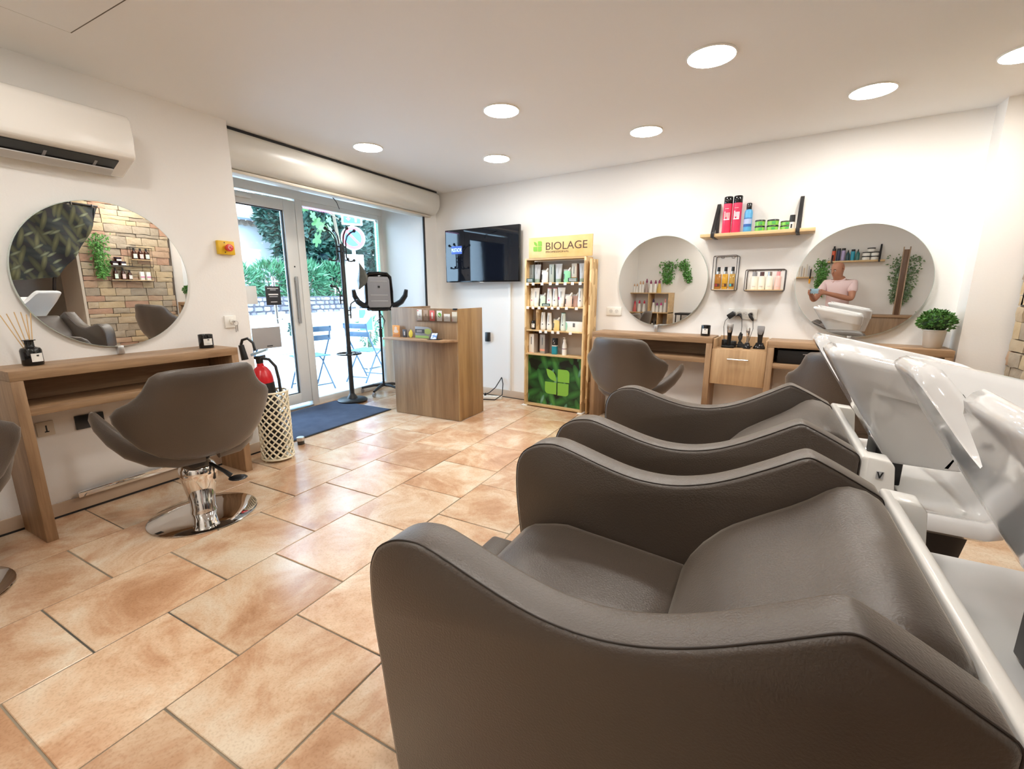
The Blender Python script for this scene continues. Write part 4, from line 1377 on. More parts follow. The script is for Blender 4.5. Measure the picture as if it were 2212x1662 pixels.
for k in range(10):
    z = -0.02 - 0.285 * k / 9
    w = (0.008, 0.020, 0.034, 0.048, 0.060, 0.070, 0.072, 0.060, 0.036, 0.008)[k]
    R.append([(w * cos(a) * (1 + .18 * sin(3 * a + k * .5)) + 0.05 * sin(k * .33) * .8, w * .55 * sin(a) * (1 + .2 * cos(4 * a)) + 0.04 * (k > 7) * -(k - 7) * .4, z) for a in [2 * pi * s / 18 for s in range(18)]])
MB().rings(R).done('cloth', mat('grey green satin', (0.05, 0.055, 0.05), 0.35, vary=(12, (0.16, 0.15, 0.12), 0.5)), bag, smooth=70)
MB().tube([(0, 0, 0.0), (0.005, 0, -0.03)], 0.004, 6).done('loop', BLACKM, bag)

dm = thing('door_mat', 'large blue-grey door mat inside the shop door', 'door mat', (-4.17, 2.30, 0.0))
MB().box(0, 0, 0.0, 0.85, 1.22, 0.008).done('backing', RUBBER, dm, 0.002)
MB().box(0.012, 0.012, 0.0075, 0.838, 1.208, 0.0118).done('pile', MAT_BLUE, dm, 0.001)

# ============================================================ BIN, EXTINGUISHER, JAR
bn = thing('umbrella_bin', 'tall cream metal bin with a pierced diamond lattice', 'bin', (-3.085, 2.03, 0.0))
mb = MB()
nb = 14
for s in (1, -1):
    for k in range(nb):
        a0 = 2 * pi * k / nb
        pts = []
        for q in range(29):
            a = a0 + s * q / 28 * 4.1
            pts.append((0.108 * cos(a), 0.108 * sin(a), 0.03 + 0.49 * q / 28))
        mb.tube(pts, 0.0062, 4)
mb.done('lattice', CREAM, bn, smooth=80)
for z in (0.525, 0.022):
    MB().tube([(0.109 * cos(a), 0.109 * sin(a), z) for a in [2 * pi * s / 36 for s in range(36)]], 0.0075, 8, closed=True).done('rim', CREAM, bn)
MB().lathe([(0, 0.018), (0.104, 0.018), (0.104, 0.024), (0, 0.024)], 28).done('bottom', CREAM, bn)
for kk in range(3):
    a = kk * 2.09 + .5
    MB().cyl((0.1 * cos(a), 0.1 * sin(a), 0), (0.1 * cos(a), 0.1 * sin(a), 0.02), 0.007).done('foot', CREAM, bn)

fx = thing('fire_extinguisher', 'red and black fire extinguisher standing inside the cream lattice bin', 'fire extinguisher', (-3.098, 2.023, 0.026), 0)
fx.rotation_euler = (Matrix.Rotation(rad(3.6), 4, Vector((.466, -.885, 0))) @ Matrix.Rotation(rad(28), 4, 'Z')).to_euler()
MB().lathe([(0, 0.0), (0.068, 0.0), (0.072, 0.01), (0.072, 0.565), (0, 0.565)], 24).done('skirt', mat('black extinguisher sleeve', (0.012, 0.012, 0.012), 0.5), fx)
MB().lathe([(0, 0.56), (0.0705, 0.56), (0.070, 0.60), (0.062, 0.64), (0.042, 0.675), (0.024, 0.69), (0.020, 0.72), (0, 0.72)], 24).done('cylinder', RED, fx)
v = MB().cyl((0, 0, 0.71), (0, 0, 0.755), 0.024)
v.box(-0.018, -0.035, 0.745, 0.018, 0.06, 0.765)
v.done('valve', BLACK, fx, 0.003)
MB().prism([(-0.05, 0.765), (0.07, 0.80), (0.07, 0.815), (-0.05, 0.785)], -0.014, 0.014).done('lever', mat('pale blue lever', (0.42, 0.60, 0.75), 0.35), fx, 0.003)
MB().tube([(0.02, 0.0, 0.745), (0.07, 0.0, 0.735), (0.11, 0, 0.68), (0.118, 0, 0.58), (0.114, 0, 0.46)], 0.011, 8).done('hose', RUBBER, fx)
MB().tube([(-0.03, 0.02, 0.80), (-0.035, 0.02, 0.86), (-0.07, 0.02, 0.895), (-0.11, 0.02, 0.885), (-0.125, 0.02, 0.85)], 0.010, 8).cyl((-0.125, 0.02, 0.85), (-0.115, 0.02, 0.74), 0.018, 0.024).done('horn', BLACK, fx)

jr = thing('ashtray_jar', 'small jar with a silver lid on the floor at the mat corner', 'jar', (-3.215, 2.325, 0.0))
MB().lathe([(0, 0), (0.026, 0), (0.028, 0.004), (0.028, 0.032), (0, 0.032)], 20).done('glass', mat('dark jar', (0.05, 0.045, 0.04), 0.15), jr)
MB().lathe([(0, 0.032), (0.029, 0.032), (0.030, 0.036), (0.030, 0.060), (0.027, 0.063), (0, 0.063)], 20).done('lid', STEEL, jr)

# ============================================================ AIR CONDITIONER
ac = lthing('air_conditioner', 'white wall air conditioner with its louvre open, above the round mirror', 'air conditioner', 0.60, 0.0, 0.0)
# local x along the wall, section in (y, z)
sec = [(0.0, 1.90), (0.0, 2.20), (-0.16, 2.20), (-0.205, 2.19), (-0.225, 2.165), (-0.232, 2.08), (-0.228, 1.985), (-0.215, 1.965), (-0.185, 1.955), (-0.05, 1.893)]
body = [(y, z) for y, z in sec]
mb = MB()
mb.prism(body, 0.0, 0.815, 'yz')
mb.done('casing', mat('air conditioner white', (0.84, 0.82, 0.77), 0.18), ac, 0.012, 3, smooth=50)
MB().prism([(-0.186, 1.9565), (-0.075, 1.908), (-0.078, 1.9015), (-0.189, 1.950)], 0.03, 0.745, 'yz').done('outlet', BLACK, ac)
MB().prism([(-0.128, 1.912), (-0.078, 1.887), (-0.076, 1.891), (-0.126, 1.918)], 0.035, 0.74, 'yz').done('louvre', mat('louvre grey', (0.55, 0.53, 0.50), 0.35), ac, 0.001)
for x in (0.25, 0.45, 0.65):
    MB().prism([(-0.16, 1.936), (-0.10, 1.908), (-0.10, 1.915), (-0.16, 1.942)], x, x + 0.012, 'yz').done('fin', GREYP, ac)

# ============================================================ THINGS ON THE DOOR-SIDE WALL
eb = lthing('emergency_stop', 'yellow emergency stop box with a red push button', 'switch', 1.912, 1.505)
MB().box(0, -0.028, 0, 0.115, 0, 0.093).done('box', YELLOW, eb, 0.004)
MB().cyl((0.06, -0.028, 0.045), (0.06, -0.05, 0.045), 0.018).cyl((0.06, -0.05, 0.045), (0.06, -0.066, 0.045), 0.026, 0.024).done('push_button', mat('red button', (0.75, 0.06, 0.05), 0.3), eb, 0.002)
MB().tube([(0.06 + 0.012 * cos(a), -0.0672, 0.045 + 0.012 * sin(a)) for a in [2 * pi * s / 12 for s in range(10)]], 0.0018, 4).done('white_arrow', INKW, eb)
for x, z in ((0.045, 0.08), (0.045, 0.015)):
    MB().cyl((x, -0.028, z), (x, -0.029, z), 0.004).done('screw', INK, eb)
ks = lthing('key_switch', 'white key switch plate with a bunch of keys in it', 'switch', 1.902, 0.99)
MB().box(0, -0.012, 0, 0.082, 0, 0.087).done('plate', WHITEP, ks, 0.003)
MB().cyl((0.05, -0.012, 0.048), (0.05, -0.024, 0.048), 0.022).done('dial', WHITEP, ks, 0.002)
kb = MB().cyl((0.05, -0.024, 0.048), (0.05, -0.04, 0.046), 0.006)
kb.tube([(0.058 + 0.017 * cos(a), -0.042, 0.033 + 0.017 * sin(a)) for a in [2 * pi * s / 14 for s in range(14)]], 0.0013, 5, closed=True)
kb.box(0.05, -0.044, -0.03, 0.056, -0.042, 0.018).box(0.062, -0.043, -0.026, 0.068, -0.041, 0.02)
kb.done('keys', STEEL, ks)
ph = lthing('phone_socket', 'off-white telephone socket with a black T slot under the oak console', 'socket', 0.845, 0.478)
MB().box(0, -0.012, 0, 0.072, 0, 0.08).done('plate', mat('aged plastic', (0.66, 0.60, 0.50), 0.4), ph, 0.004)
MB().box(0.036, -0.0135, 0.022, 0.042, -0.0122, 0.058).box(0.030, -0.0135, 0.020, 0.048, -0.0122, 0.026).done('slot', INK, ph)
bo = lthing('black_outlet', 'black rectangular outlet plate low under the oak console', 'socket', 1.005, 0.475)
MB().box(0, -0.012, 0, 0.13, 0, 0.08).done('plate', BLACK, bo, 0.003)
fb = lthing('foot_bar', 'flat chrome footrest strip along the wall under the oak console', 'footrest', 0.95, 0.085)
MB().box(0, -0.03, 0, 0.62, -0.012, 0.035).done('bar', CHROME, fb, 0.003)

# ============================================================ TELEVISION
tv = wthing('television', 'black flat television mounted on the wall beside the reception desk', 'television', -0.375, 0.0, 1.655)
tv.rotation_euler = (rad(0), 0, -ANG + rad(1.0))
MB().box(-0.52, -0.12, -0.30, 0.52, -0.085, 0.30).done('bezel', BLACKGLOSS, tv, 0.004)
MB().box(-0.508, -0.1215, -0.285, 0.508, -0.1203, 0.290).done('screen', mat('dark glossy screen', (0.006, 0.008, 0.014), 0.03, spec=0.6), tv, smooth=0)
MB().box(-0.30, -0.085, -0.18, 0.30, -0.05, 0.18).box(-0.1, -0.05, -0.1, 0.1, 0.0, 0.1).done('wall_mount', BLACK, tv, 0.004)
lg = MB().box(-0.425, -0.1232, 0.025, -0.268, -0.1218, 0.115).done('sign_reflection', mat('sign reflection blue', (0.02, 0.06, 0.30), 0.4, emit=((0.02, 0.08, 0.45), 0.5)), tv, smooth=0)  # reflection of a lit sign, built as a glowing panel on the screen
lettering('MUSTACHE', 0.062, mat('sign reflection white', (0.6, 0.8, 0.95), 0.4, emit=((0.55, 0.78, 1.0), 0.8)), lg, -0.347, -0.1240, 0.068, width=0.15)
MB().box(-0.02, -0.1205, -0.305, 0.035, -0.10, -0.298).done('status_light', WHITEP, tv, 0.002)
lettering('TV', 0.014, STEEL, tv, 0.0, -0.1212, -0.2925, width=0.02) if False else None

# ============================================================ PRODUCT STAND
ps = wthing('product_stand', 'tall strand board display stand with a lettered header and shelves', 'display stand', 0.272, 0.035, 0)
# local x 0..0.76, y 0 (wall) .. -0.165 (front)
SWD, SD = 0.70, 0.165
for x in (0.0, SWD - 0.02):
    MB().box(x, -SD, 0.012, x + 0.02, 0, 1.585).done('side_board', OSB, ps, 0.001)
for x in (0.735,):
    MB().box(x, -SD + 0.01, 0.012, x + 0.02, 0.0, 1.56).done('side_board', OSB, ps, 0.001)
MB().box(SWD, -0.09, 0.1, 0.735, -0.06, 1.5).done('spacer', OSB, ps)
MB().box(0.02, -SD, 1.568, SWD - 0.02, 0, 1.585).done('top_board', PINE, ps, 0.001)
for z in (1.328, 1.082, 0.833):
    MB().box(0.02, -SD, z, SWD - 0.02, -0.005, z + 0.012).done('shelf_board', OSB, ps, 0.001)
MB().box(0.02, -SD, 0.575, SWD - 0.02, -0.005, 0.591).done('shelf_board', PINE, ps, 0.001)
MB().box(0.02, -SD, 0.012, SWD - 0.02, -0.005, 0.032).done('bottom_board', PINE, ps, 0.001)
MB().box(0.02, -0.012, 0.575, SWD - 0.02, -0.004, 1.56).done('back_board', mat('grey brown back board', (0.42, 0.37, 0.33), 0.7, vary=(5, (0.48, 0.43, 0.37), 0.6)), ps)
for x in (0.05, 0.085, 0.115):
    MB().box(x, -0.03, 0.6, x + 0.014, -0.013, 1.55).done('slat', DARKWOOD, ps)
MB().box(0.115, -0.12, 0.846, 0.145, -0.03, 1.06).done('small_box_side', OSB, ps, 0.001)
for x in (0.01, 0.69):
    MB().box(x - 0.03, -SD - 0.03, 0.0, x + 0.03, -0.02, 0.012).done('foot', WHITEP, ps, 0.002)
hdr = MB().box(0.05, -SD - 0.003, 1.586, 0.76, -SD + 0.012, 1.788)
hdr = hdr.done('header', mat('printed wood header', (0.72, 0.47, 0.16), 0.5, vary=(7, (0.86, 0.64, 0.30), 0.5)), ps, 0.001)
lettering('BIOLAGE', 0.105, mat('brown lettering', (0.09, 0.045, 0.03), 0.6), hdr, 0.478, -SD - 0.0042, 1.693, width=0.455)
lettering('PROFESSIONAL', 0.026, mat('brown lettering', (0.09, 0.045, 0.03), 0.6), hdr, 0.383, -SD - 0.0042, 1.640, width=0.262)
LOGO = mat('leaf logo green', (0.22, 0.50, 0.06), 0.5)
def leaf_logo(parent, x0, x1, z0, z1, y, m):
    w, h, g = (x1 - x0), (z1 - z0), 0.045
    def sq(a0, b0, a1, b1, cut):
        P = [(a0, b0), (a1, b0), (a1, b1), (a0, b1)]
        out = []
        for i, (u, v) in enumerate(P):
            if i == cut:
                cx_, cz_ = (u + (a0 + a1) / 2) / 2, (v + (b0 + b1) / 2) / 2
                r = min(a1 - a0, b1 - b0) * 0.3
                sx, sz = (1 if u > (a0 + a1) / 2 else -1), (1 if v > (b0 + b1) / 2 else -1)
                s0 = [(u - sx * r + sx * r * cos(q), v - sz * r + sz * r * sin(q)) for q in [0, pi / 8, pi / 4, 3 * pi / 8, pi / 2]]
                if sx * sz < 0:
                    s0 = s0[::-1]
                out += s0
            else:
                out.append((u, v))
        return [(x0 + u * w, z0 + v * h) for u, v in out]
    shapes = [sq(.52, .52, .98, 1.0, 2), sq(.52, 0.0, .96, .48, 1), sq(0.0, .02, .47, .48, 0)]
    n = 10
    leaf = [(0.05 + .42 * (i / n) + .10 * sin(pi * i / n), 0.98 - .46 * (i / n) + .10 * sin(pi * i / n)) for i in range(n + 1)] + [(0.47 - .42 * (i / n) - .10 * sin(pi * i / n), 0.52 + .46 * (i / n) - .10 * sin(pi * i / n)) for i in range(1, n)]
    shapes.append([(x0 + u * w, z0 + v * h) for u, v in leaf])
    for s in shapes:
        MB().prism(s, y - 0.002, y).done('logo_piece', m, parent, smooth=0)
leaf_logo(hdr, 0.105, 0.208, 1.65, 1.752, -SD - 0.0035, LOGO)
pn = MB().box(0.022, -SD + 0.05, 0.033, SWD - 0.022, -SD + 0.056, 0.574)
pn = pn.done('leaf_panel', leaf_print('dark jungle print', (0.004, 0.010, 0.006), [((0.02, 0.10, 0.025), (0.005, 0.03, 0.01), 30, 0.36, 0.50), ((0.04, 0.20, 0.04), (0.008, 0.05, 0.015), -25, 0.26, 0.40), ((0.08, 0.30, 0.06), (0.015, 0.09, 0.025), 70, 0.26, 0.34), ((0.22, 0.42, 0.30), (0.04, 0.18, 0.10), 110, 0.30, 0.17)], 9.0, 0.4, ('x', 'z')), ps, smooth=0)
leaf_logo(pn, 0.238, 0.535, 0.152, 0.437, -SD + 0.049, LOGO)
STICK = mat('price ticket white', (0.86, 0.86, 0.84), 0.6)
mb = MB()
for z, xs in ((1.334, (.034, .105, .212, .309, .388, .478, .560, .643)), (1.088, (.04, .105, .18, .26, .335, .405, .50, .61)), (0.839, (.20, .265, .345, .41, .55))):
    for x in xs:
        MB().box(x - 0.016, -SD - 0.002, z - 0.022, x + 0.016, -SD - 0.0006, z + 0.006).done('price_ticket', STICK, ps, smooth=0)
TKT = mat('dark green ticket', (0.015, 0.07, 0.05), 0.5)
for x0, z0, x1, z1, tx in ((.025, 1.345, .108, 1.382, 'VOLUME'), (.51, 1.345, .613, 1.382, 'SCRUB'), (.215, 1.10, .31, 1.126, 'COLORLAST')):
    k = MB().box(x0, -SD - 0.003, z0, x1, -SD - 0.001, z1).done('shelf_talker', TKT, ps, smooth=0)
    for q in range(2 if z1 - z0 > .03 else 1):
        MB().box(x0 + .012, -SD - 0.0045, z0 + .008 + q * .014, x1 - .012, -SD - 0.0031, z0 + .014 + q * .014).done('printed_line', INKW, k, smooth=0)

def on_stand(x, y, z):
    return wp(0.272 + x, 0.035 - y, z)
def prod(name, label, cat, x, y, z, group=None, turn=0.0):
    return thing(name, label, cat, on_stand(x, y, z), -ANG + turn, group)
SILVER = tint('satin grey tube', (0.52, 0.55, 0.58), 0.3)
DKGREY = tint('dark grey carton', (0.24, 0.27, 0.27), 0.4)
SAGE = tint('sage green', (0.30, 0.42, 0.36), 0.4)
PWHITE = tint('pearl white', (0.86, 0.86, 0.82), 0.3)
def tube_pack(label, x, z, h, w, body, cap, group, y=-0.095):
    """squeezed tube standing on its cap, crimped flat at the top"""
    t = prod('standing_tube', label, 'tube', x, y, z, group)
    R = []
    for k in range(7):
        f = k / 6
        ww = w * (.36 + .14 * f)
        dd = 0.020 * (1 - f) + 0.002
        R.append([(ww * cos(a), dd * sin(a), 0.035 + (h - 0.035) * f) for a in [2 * pi * s / 14 for s in range(14)]])
    MB().rings(R).done('body', body, t)
    MB().lathe([(0, 0), (w * .33, 0), (w * .34, 0.034), (0, 0.034)], 14).done('cap', cap, t)
    MB().box(-w * .10, -0.0145, h * .45, w * .06, -0.0125, h * .80).done('label_print', tint('grey lettering print', (0.45, 0.48, 0.5), .5), t, smooth=0)
    return t
def carton(label, x, z, w, h, m, side, group=None, d=0.05, y=-0.085, band=None, name='carton', turn=rad(-10)):
    t = prod(name, label, 'box', x + w / 2, y, z, group, turn)
    MB().box(-w / 2, -d / 2, 0, w / 2, d / 2, h).done('box', m, t, 0.001)
    MB().box(w * .5 + .0002, -d / 2 + .002, 0.002, w * .5 + .001, d / 2 - .002, h - .002).done('side_face', side, t, smooth=0)
    MB().box(-w * .08, -d / 2 - 0.0012, h * .45, w * .05, -d / 2 - 0.0002, h * .85).done('label_print', tint('dark lettering print', (0.12, 0.13, 0.14), .5), t, smooth=0)
    if band:
        MB().box(-w / 2, -d / 2 - 0.001, band[1] * h, w / 2, -d / 2 - 0.0001, band[2] * h).done('colour_band', band[0], t, smooth=0)
    return t
def bottle_pack(label, x, z, w, h, body, cap, group, y=-0.09, mark=None):
    """pear-shaped bottle, widest near the foot, with a flush top"""
    t = prod('shampoo_bottle', label, 'bottle', x, y, z, group)
    R = []
    for f, q in ((0, .80), (.03, .93), (.12, 1.0), (.25, .99), (.45, .90), (.65, .80), (.85, .72), (.965, .70)):
        R.append([(w / 2 * q * cos(a), 0.022 * q * sin(a), h * f) for a in [2 * pi * s / 16 for s in range(16)]])
    MB().rings(R).done('body', body, t)
    MB().rings([[(w / 2 * .70 * cos(a), 0.022 * .7 * sin(a), zz) for a in [2 * pi * s / 16 for s in range(16)]] for zz in (h * .966, h)]).done('cap', cap, t, 0.001)
    MB().box(-w * .06, -0.0225, h * .30, w * .12, -0.0205, h * .36).done('label_print', mark or tint('dark lettering print', (0.12, 0.13, 0.14), .5), t, smooth=0)
    MB().box(-w * .05, -0.0215, h * .46, w * .03, -0.0185, h * .84).done('label_print', tint('grey lettering print', (0.45, 0.48, 0.5), .5), t, smooth=0)
    return t
def pouch(label, x, z, w, h, col, group, y=-0.095, spout=1):
    """doypack refill with a slanted white spout"""
    t = prod('refill_pouch', label, 'pouch', x, y, z, group)
    R = []
    for f, q, dd in ((0, .86, .016), (.1, .98, .020), (.4, 1.0, .016), (.7, .98, .008), (.80, .96, .003)):
        R.append([(w / 2 * q * cos(a), dd * sin(a), h * f) for a in [2 * pi * s / 16 for s in range(16)]])
    MB().rings(R).done('body', col, t)
    MB().box(-w * .48, -0.003, h * .72, w * .48, 0.003, h * .88).done('clear_top', mat('frosted film', (0.62, 0.65, 0.64), 0.3, alpha=0.6), t)
    MB().cyl((w * .22, 0, h * .78), (w * .50, 0, h * .99), 0.010, 0.009, 10).done('spout', PWHITE, t, 0.001)
    MB().prism([(-w * .42, h * .2), (-w * .30, h * .2), (-w * .26, h * .56), (-w * .38, h * .58)], -0.0175, -0.0165).done('label_print', tint('dark lettering print', (0.12, 0.13, 0.14), .5), t, smooth=0)
    return t
G1, G2, G3 = 'products on the top shelf of the stand', 'products on the second shelf of the stand', 'products on the third shelf of the stand'
z1, z2, z3, z4 = 1.3405, 1.0945, 0.8455, 0.5915
carton('dark green carton at the wall end of the stand\'s top shelf', .024, z1, .058, .185, DKGREY, tint('deep green', (0.06, 0.10, 0.09), .4), G1)
tube_pack('silver tube beside the dark green carton on the stand\'s top shelf', .115, z1, .185, .085, SILVER, SAGE, G1)
pouch('white refill pouch on the stand\'s top shelf', .205, z1, .078, .145, PWHITE, G1)
carton('grey green carton in the middle of the stand\'s top shelf', .265, z1, .060, .182, tint('grey green carton', (0.40, 0.44, 0.38), .4), tint('deep green', (0.06, 0.10, 0.09), .4), G1)
tube_pack('silver tube in the middle of the stand\'s top shelf', .366, z1, .185, .085, SILVER, SAGE, G1)
pouch('green refill pouch on the stand\'s top shelf', .463, z1, .078, .145, tint('mint pouch', (0.25, 0.62, 0.36), .35), G1)
carton('beige carton with orange foot on the stand\'s top shelf', .520, z1, .062, .182, tint('beige carton', (0.52, 0.47, 0.38), .4), tint('brown carton', (0.22, 0.12, 0.09), .4), G1, band=(tint('ochre band', (0.55, 0.32, 0.12), .5), .10, .28))
tube_pack('silver tube at the console end of the stand\'s top shelf', .632, z1, .182, .075, SILVER, SAGE, G1)
bottle_pack('slim pearl bottle at the wall end of the stand\'s second shelf', .053, z2, .058, .188, PWHITE, PWHITE, G2, mark=tint('magenta print', (0.70, 0.08, 0.30), .5))
tube_pack('white tube beside the slim pearl bottle on the second shelf', .105, z2, .192, .082, PWHITE, PWHITE, G2)
pouch('pale mint refill pouch on the stand\'s second shelf', .182, z2, .068, .140, tint('pale mint pouch', (0.62, 0.78, 0.64), .35), G2)
bottle_pack('pearl bottle with red top behind the green ticket on the second shelf', .262, z2, .066, .192, PWHITE, tint('crimson cap', (0.50, 0.03, 0.10), .3), G2, mark=tint('magenta print', (0.70, 0.08, 0.30), .5))
bottle_pack('pearl bottle with red top beside the pink-lettered tube on the second shelf', .330, z2, .066, .192, PWHITE, tint('crimson cap', (0.50, 0.03, 0.10), .3), G2)
k = tube_pack('white tube with pink lettering on the stand\'s second shelf', .405, z2, .194, .088, PWHITE, PWHITE, G2)
MB().box(-.028, -0.0165, .07, -.018, -0.0145, .10).done('pink_print', tint('magenta print', (0.70, 0.08, 0.30), .5), k, smooth=0)
pouch('pale pink refill pouch in front on the stand\'s second shelf', .495, z2, .078, .142, tint('pale pink pouch', (0.82, 0.62, 0.54), .35), G2, y=-0.11)
pouch('dusky pink refill pouch behind the pale pink one on the second shelf', .545, z2, .070, .142, tint('dusky pink pouch', (0.66, 0.45, 0.40), .35), G2, y=-0.06)
bottle_pack('pearl bottle at the console end of the stand\'s second shelf', .620, z2, .068, .190, PWHITE, SAGE, G2)
def candle(label, loc, rz, r=0.036, h=0.092):
    t = thing('candle', label, 'candle', loc, rz)
    MB().lathe([(0, 0), (r, 0), (r, h), (r - .004, h), (r - .005, h - .015), (0, h - .015)], 28).done('black_glass', BLACKGLOSS, t, 0.001)
    k = MB()
    R = [[((r + .0006) * sin(a), -(r + .0006) * cos(a), zz) for zz in (h * .22, h * .70)] for a in [-.62 + 1.24 * i / 8 for i in range(9)]]
    for a, b in zip(R, R[1:]):
        k.bm.faces.new([k.bm.verts.new(p) for p in (a[0], b[0], b[1], a[1])])
    lb = k.done('label', PAPER, t, weld=1e-5)
    MB().box(-.004, -(r + .0022), h * .58, .006, -(r + .0008), h * .65).done('label_print', INK, lb, smooth=0)
    MB().box(-.012, -(r + .0022), h * .34, .012, -(r + .0002), h * .36).done('label_print', tint('grey lettering print', (0.45, 0.48, 0.5), .5), lb, smooth=0)
    return t
candle('black candle jar with white label on the stand\'s third shelf', on_stand(.078, -.09, z3), -ANG, .032, .092)
bottle_pack('pearl bottle beside the candle on the stand\'s third shelf', .190, z3, .064, .186, PWHITE, PWHITE, G3)
bottle_pack('pearl bottle with tan top beside the yellow pouch on the third shelf', .266, z3, .066, .187, PWHITE, tint('tan cap', (0.60, 0.36, 0.20), .4), G3)
pouch('yellow refill pouch on the stand\'s third shelf', .352, z3, .072, .138, tint('yellow pouch', (0.82, 0.62, 0.24), .35), G3)
bottle_pack('pale mint bottle with green top beside the flat white box', .430, z3, .064, .187, tint('mint white', (0.74, 0.84, 0.78), .3), tint('bottle green cap', (0.03, 0.22, 0.15), .3), G3)
t = carton('flat white box lying on the stand\'s third shelf', .470, z3, .195, .100, PWHITE, PWHITE, None, name='flat_box', turn=rad(-2), d=.06)
MB().prism([(-.096, .01), (-.082, .012), (-.076, .05), (-.084, .09), (-.097, .095)], -.0315, -.0303).done('green_print', tint('mint print', (0.32, 0.62, 0.46), .5), t, smooth=0)
k = carton('white carton with orange foot on the stand\'s bottom shelf', .032, z4, .070, .205, PWHITE, tint('beige carton side', (0.50, 0.42, 0.34), .5), None, d=.07, band=(tint('coral band', (0.82, 0.36, 0.24), .5), 0, .02))
k = carton('grey carton with coral band on the stand\'s bottom shelf', .172, z4, .066, .205, tint('taupe carton', (0.40, 0.36, 0.31), .5), tint('dark carton side', (0.16, 0.12, 0.11), .5), None, d=.07, band=(tint('coral band', (0.82, 0.36, 0.24), .5), .14, .24))
t = prod('blue_bottle', 'teal bottle with a black top on the stand\'s bottom shelf', 'bottle', .335, -.09, z4)
MB().box(-.028, -.02, 0, .028, .02, .085).done('body', tint('teal', (0.02, 0.26, 0.34), .25), t, 0.004)
MB().box(-.026, -.018, .086, .028, .018, .096).done('collar', PWHITE, t, 0.002)
MB().box(-.022, -.018, .097, .028, .018, .172).done('top', BLACK, t, 0.003)
MB().tube([(-.002, -.019, .155), (-.008, -.019, .135), (.006, -.019, .128), (.004, -.019, .112), (-.006, -.019, .114)], .002, 5).done('white_print', INKW, t)
t = prod('pump_bottle', 'small white pump bottle on the stand\'s bottom shelf', 'bottle', .450, -.09, z4)
MB().lathe([(0, 0), (.024, 0), (.025, .01), (.025, .10), (.018, .125), (.013, .14), (0, .14)], 20).done('body', PWHITE, t)
MB().lathe([(.0253, .063), (.0256, .063), (.0256, .070), (.0253, .070)], 20).done('dark_band', tint('plum print', (0.16, 0.06, 0.10), .5), t)
MB().lathe([(0, .14), (.016, .14), (.016, .165), (.006, .168), (.006, .18), (0, .18)], 16).box(-.016, -.012, .178, .006, .006, .186).done('pump', WHITEP, t)

# ============================================================ WALL SHELF WITH SPRAY CANS
ws = wthing('wall_shelf', 'pine wall shelf on black strap brackets between the two round mirrors', 'shelf', 1.998, 0.0, 1.690)
MB().box(0.0, -0.20, 0.0, 0.805, -0.004, 0.026).done('board', PINE, ws, 0.002)
for x in (0.082, 0.680):
    b = MB()
    b.box(x, -0.008, -0.002, x + 0.026, -0.0005, 0.285)
    b.box(x, -0.206, -0.005, x + 0.026, -0.002, -0.0008)
    b.prism([(-0.206, -0.005), (-0.2015, -0.005), (-0.2015, 0.034), (-0.008, 0.285), (-0.0005, 0.285), (-0.0005, 0.279), (-0.206, 0.032)], x, x + 0.026, 'yz')
    b.done('bracket', BLACKM, ws, 0.001)
def shelf_thing(name, label, cat, s, d=0.10, group=None):
    return wthing(name, label, cat, s, d, 1.7165, group)
PINKC = tint('hot pink can', (0.72, 0.045, 0.12), 0.28)
def can(label, s, words):
    t = shelf_thing('spray_can', label, 'spray can', s)
    MB().lathe([(0, 0), (.032, 0), (.034, .006), (.034, .236), (0, .236)], 24).done('body', PINKC, t)
    MB().lathe([(0, .2365), (.0335, .2365), (.0335, .285), (.030, .292), (0, .292)], 24).done('cap', BLACKGLOSS, t, 0.001)
    for k in range(4):
        x = -.018 + k * .011
        MB().box(x, -.0362, .118 + (k == 1) * .012, x + .007, -.0325, .165 + (k == 0) * .01).done('white_letter', tint('pale pink print', (0.80, 0.55, 0.55), .6) if words else INKW, t, smooth=0)
    MB().box(-.020, -.0362, .108, .022, -.0325, .116).done('white_letter', INKW, t, smooth=0)
    MB().box(-.016, -.0362, .195, .012, -.0325, .199).done('printed_line', tint('pale pink print', (0.80, 0.55, 0.55), .6), t, smooth=0)
    return t
can('tall hot pink spray can with black cap touching the bracket', 2.178, True)
can('tall hot pink spray can with bold white letters, beside the blue bottle', 2.250, False)
t = shelf_thing('spray_bottle', 'sky blue spray bottle with a black cap on the pine shelf', 'spray can', 2.335)
BLUEB = tint('sky blue', (0.10, 0.40, 0.72), 0.3)
MB().lathe([(0, 0), (.029, 0), (.031, .005), (.031, .15), (.028, .168), (.021, .178), (0, .178)], 24).done('body', BLUEB, t)
MB().lathe([(0, .1785), (.020, .1785), (.020, .222), (.017, .228), (0, .228)], 20).done('cap', BLACKGLOSS, t, .001)
for z0, z1_, m in ((.045, .065, tint('royal blue print', (0.03, 0.12, 0.42), .4)), (.067, .105, tint('lavender print', (0.42, 0.52, 0.78), .4)), (.108, .113, tint('royal blue print', (0.03, 0.12, 0.42), .4))):
    R = [[(.0314 * sin(a), -.0314 * cos(a), zz) for zz in (z0, z1_)] for a in [-1.1 + 2.2 * i / 10 for i in range(11)]]
    mb = MB()
    for a, b in zip(R, R[1:]):
        mb.bm.faces.new([mb.bm.verts.new(p) for p in (a[0], b[0], b[1], a[1])])
    mb.done('label', m, t, weld=1e-5)
LIME = tint('lime green tub', (0.25, 0.60, 0.10), 0.3)
LIMED = tint('deep green print', (0.06, 0.38, 0.08), 0.4)
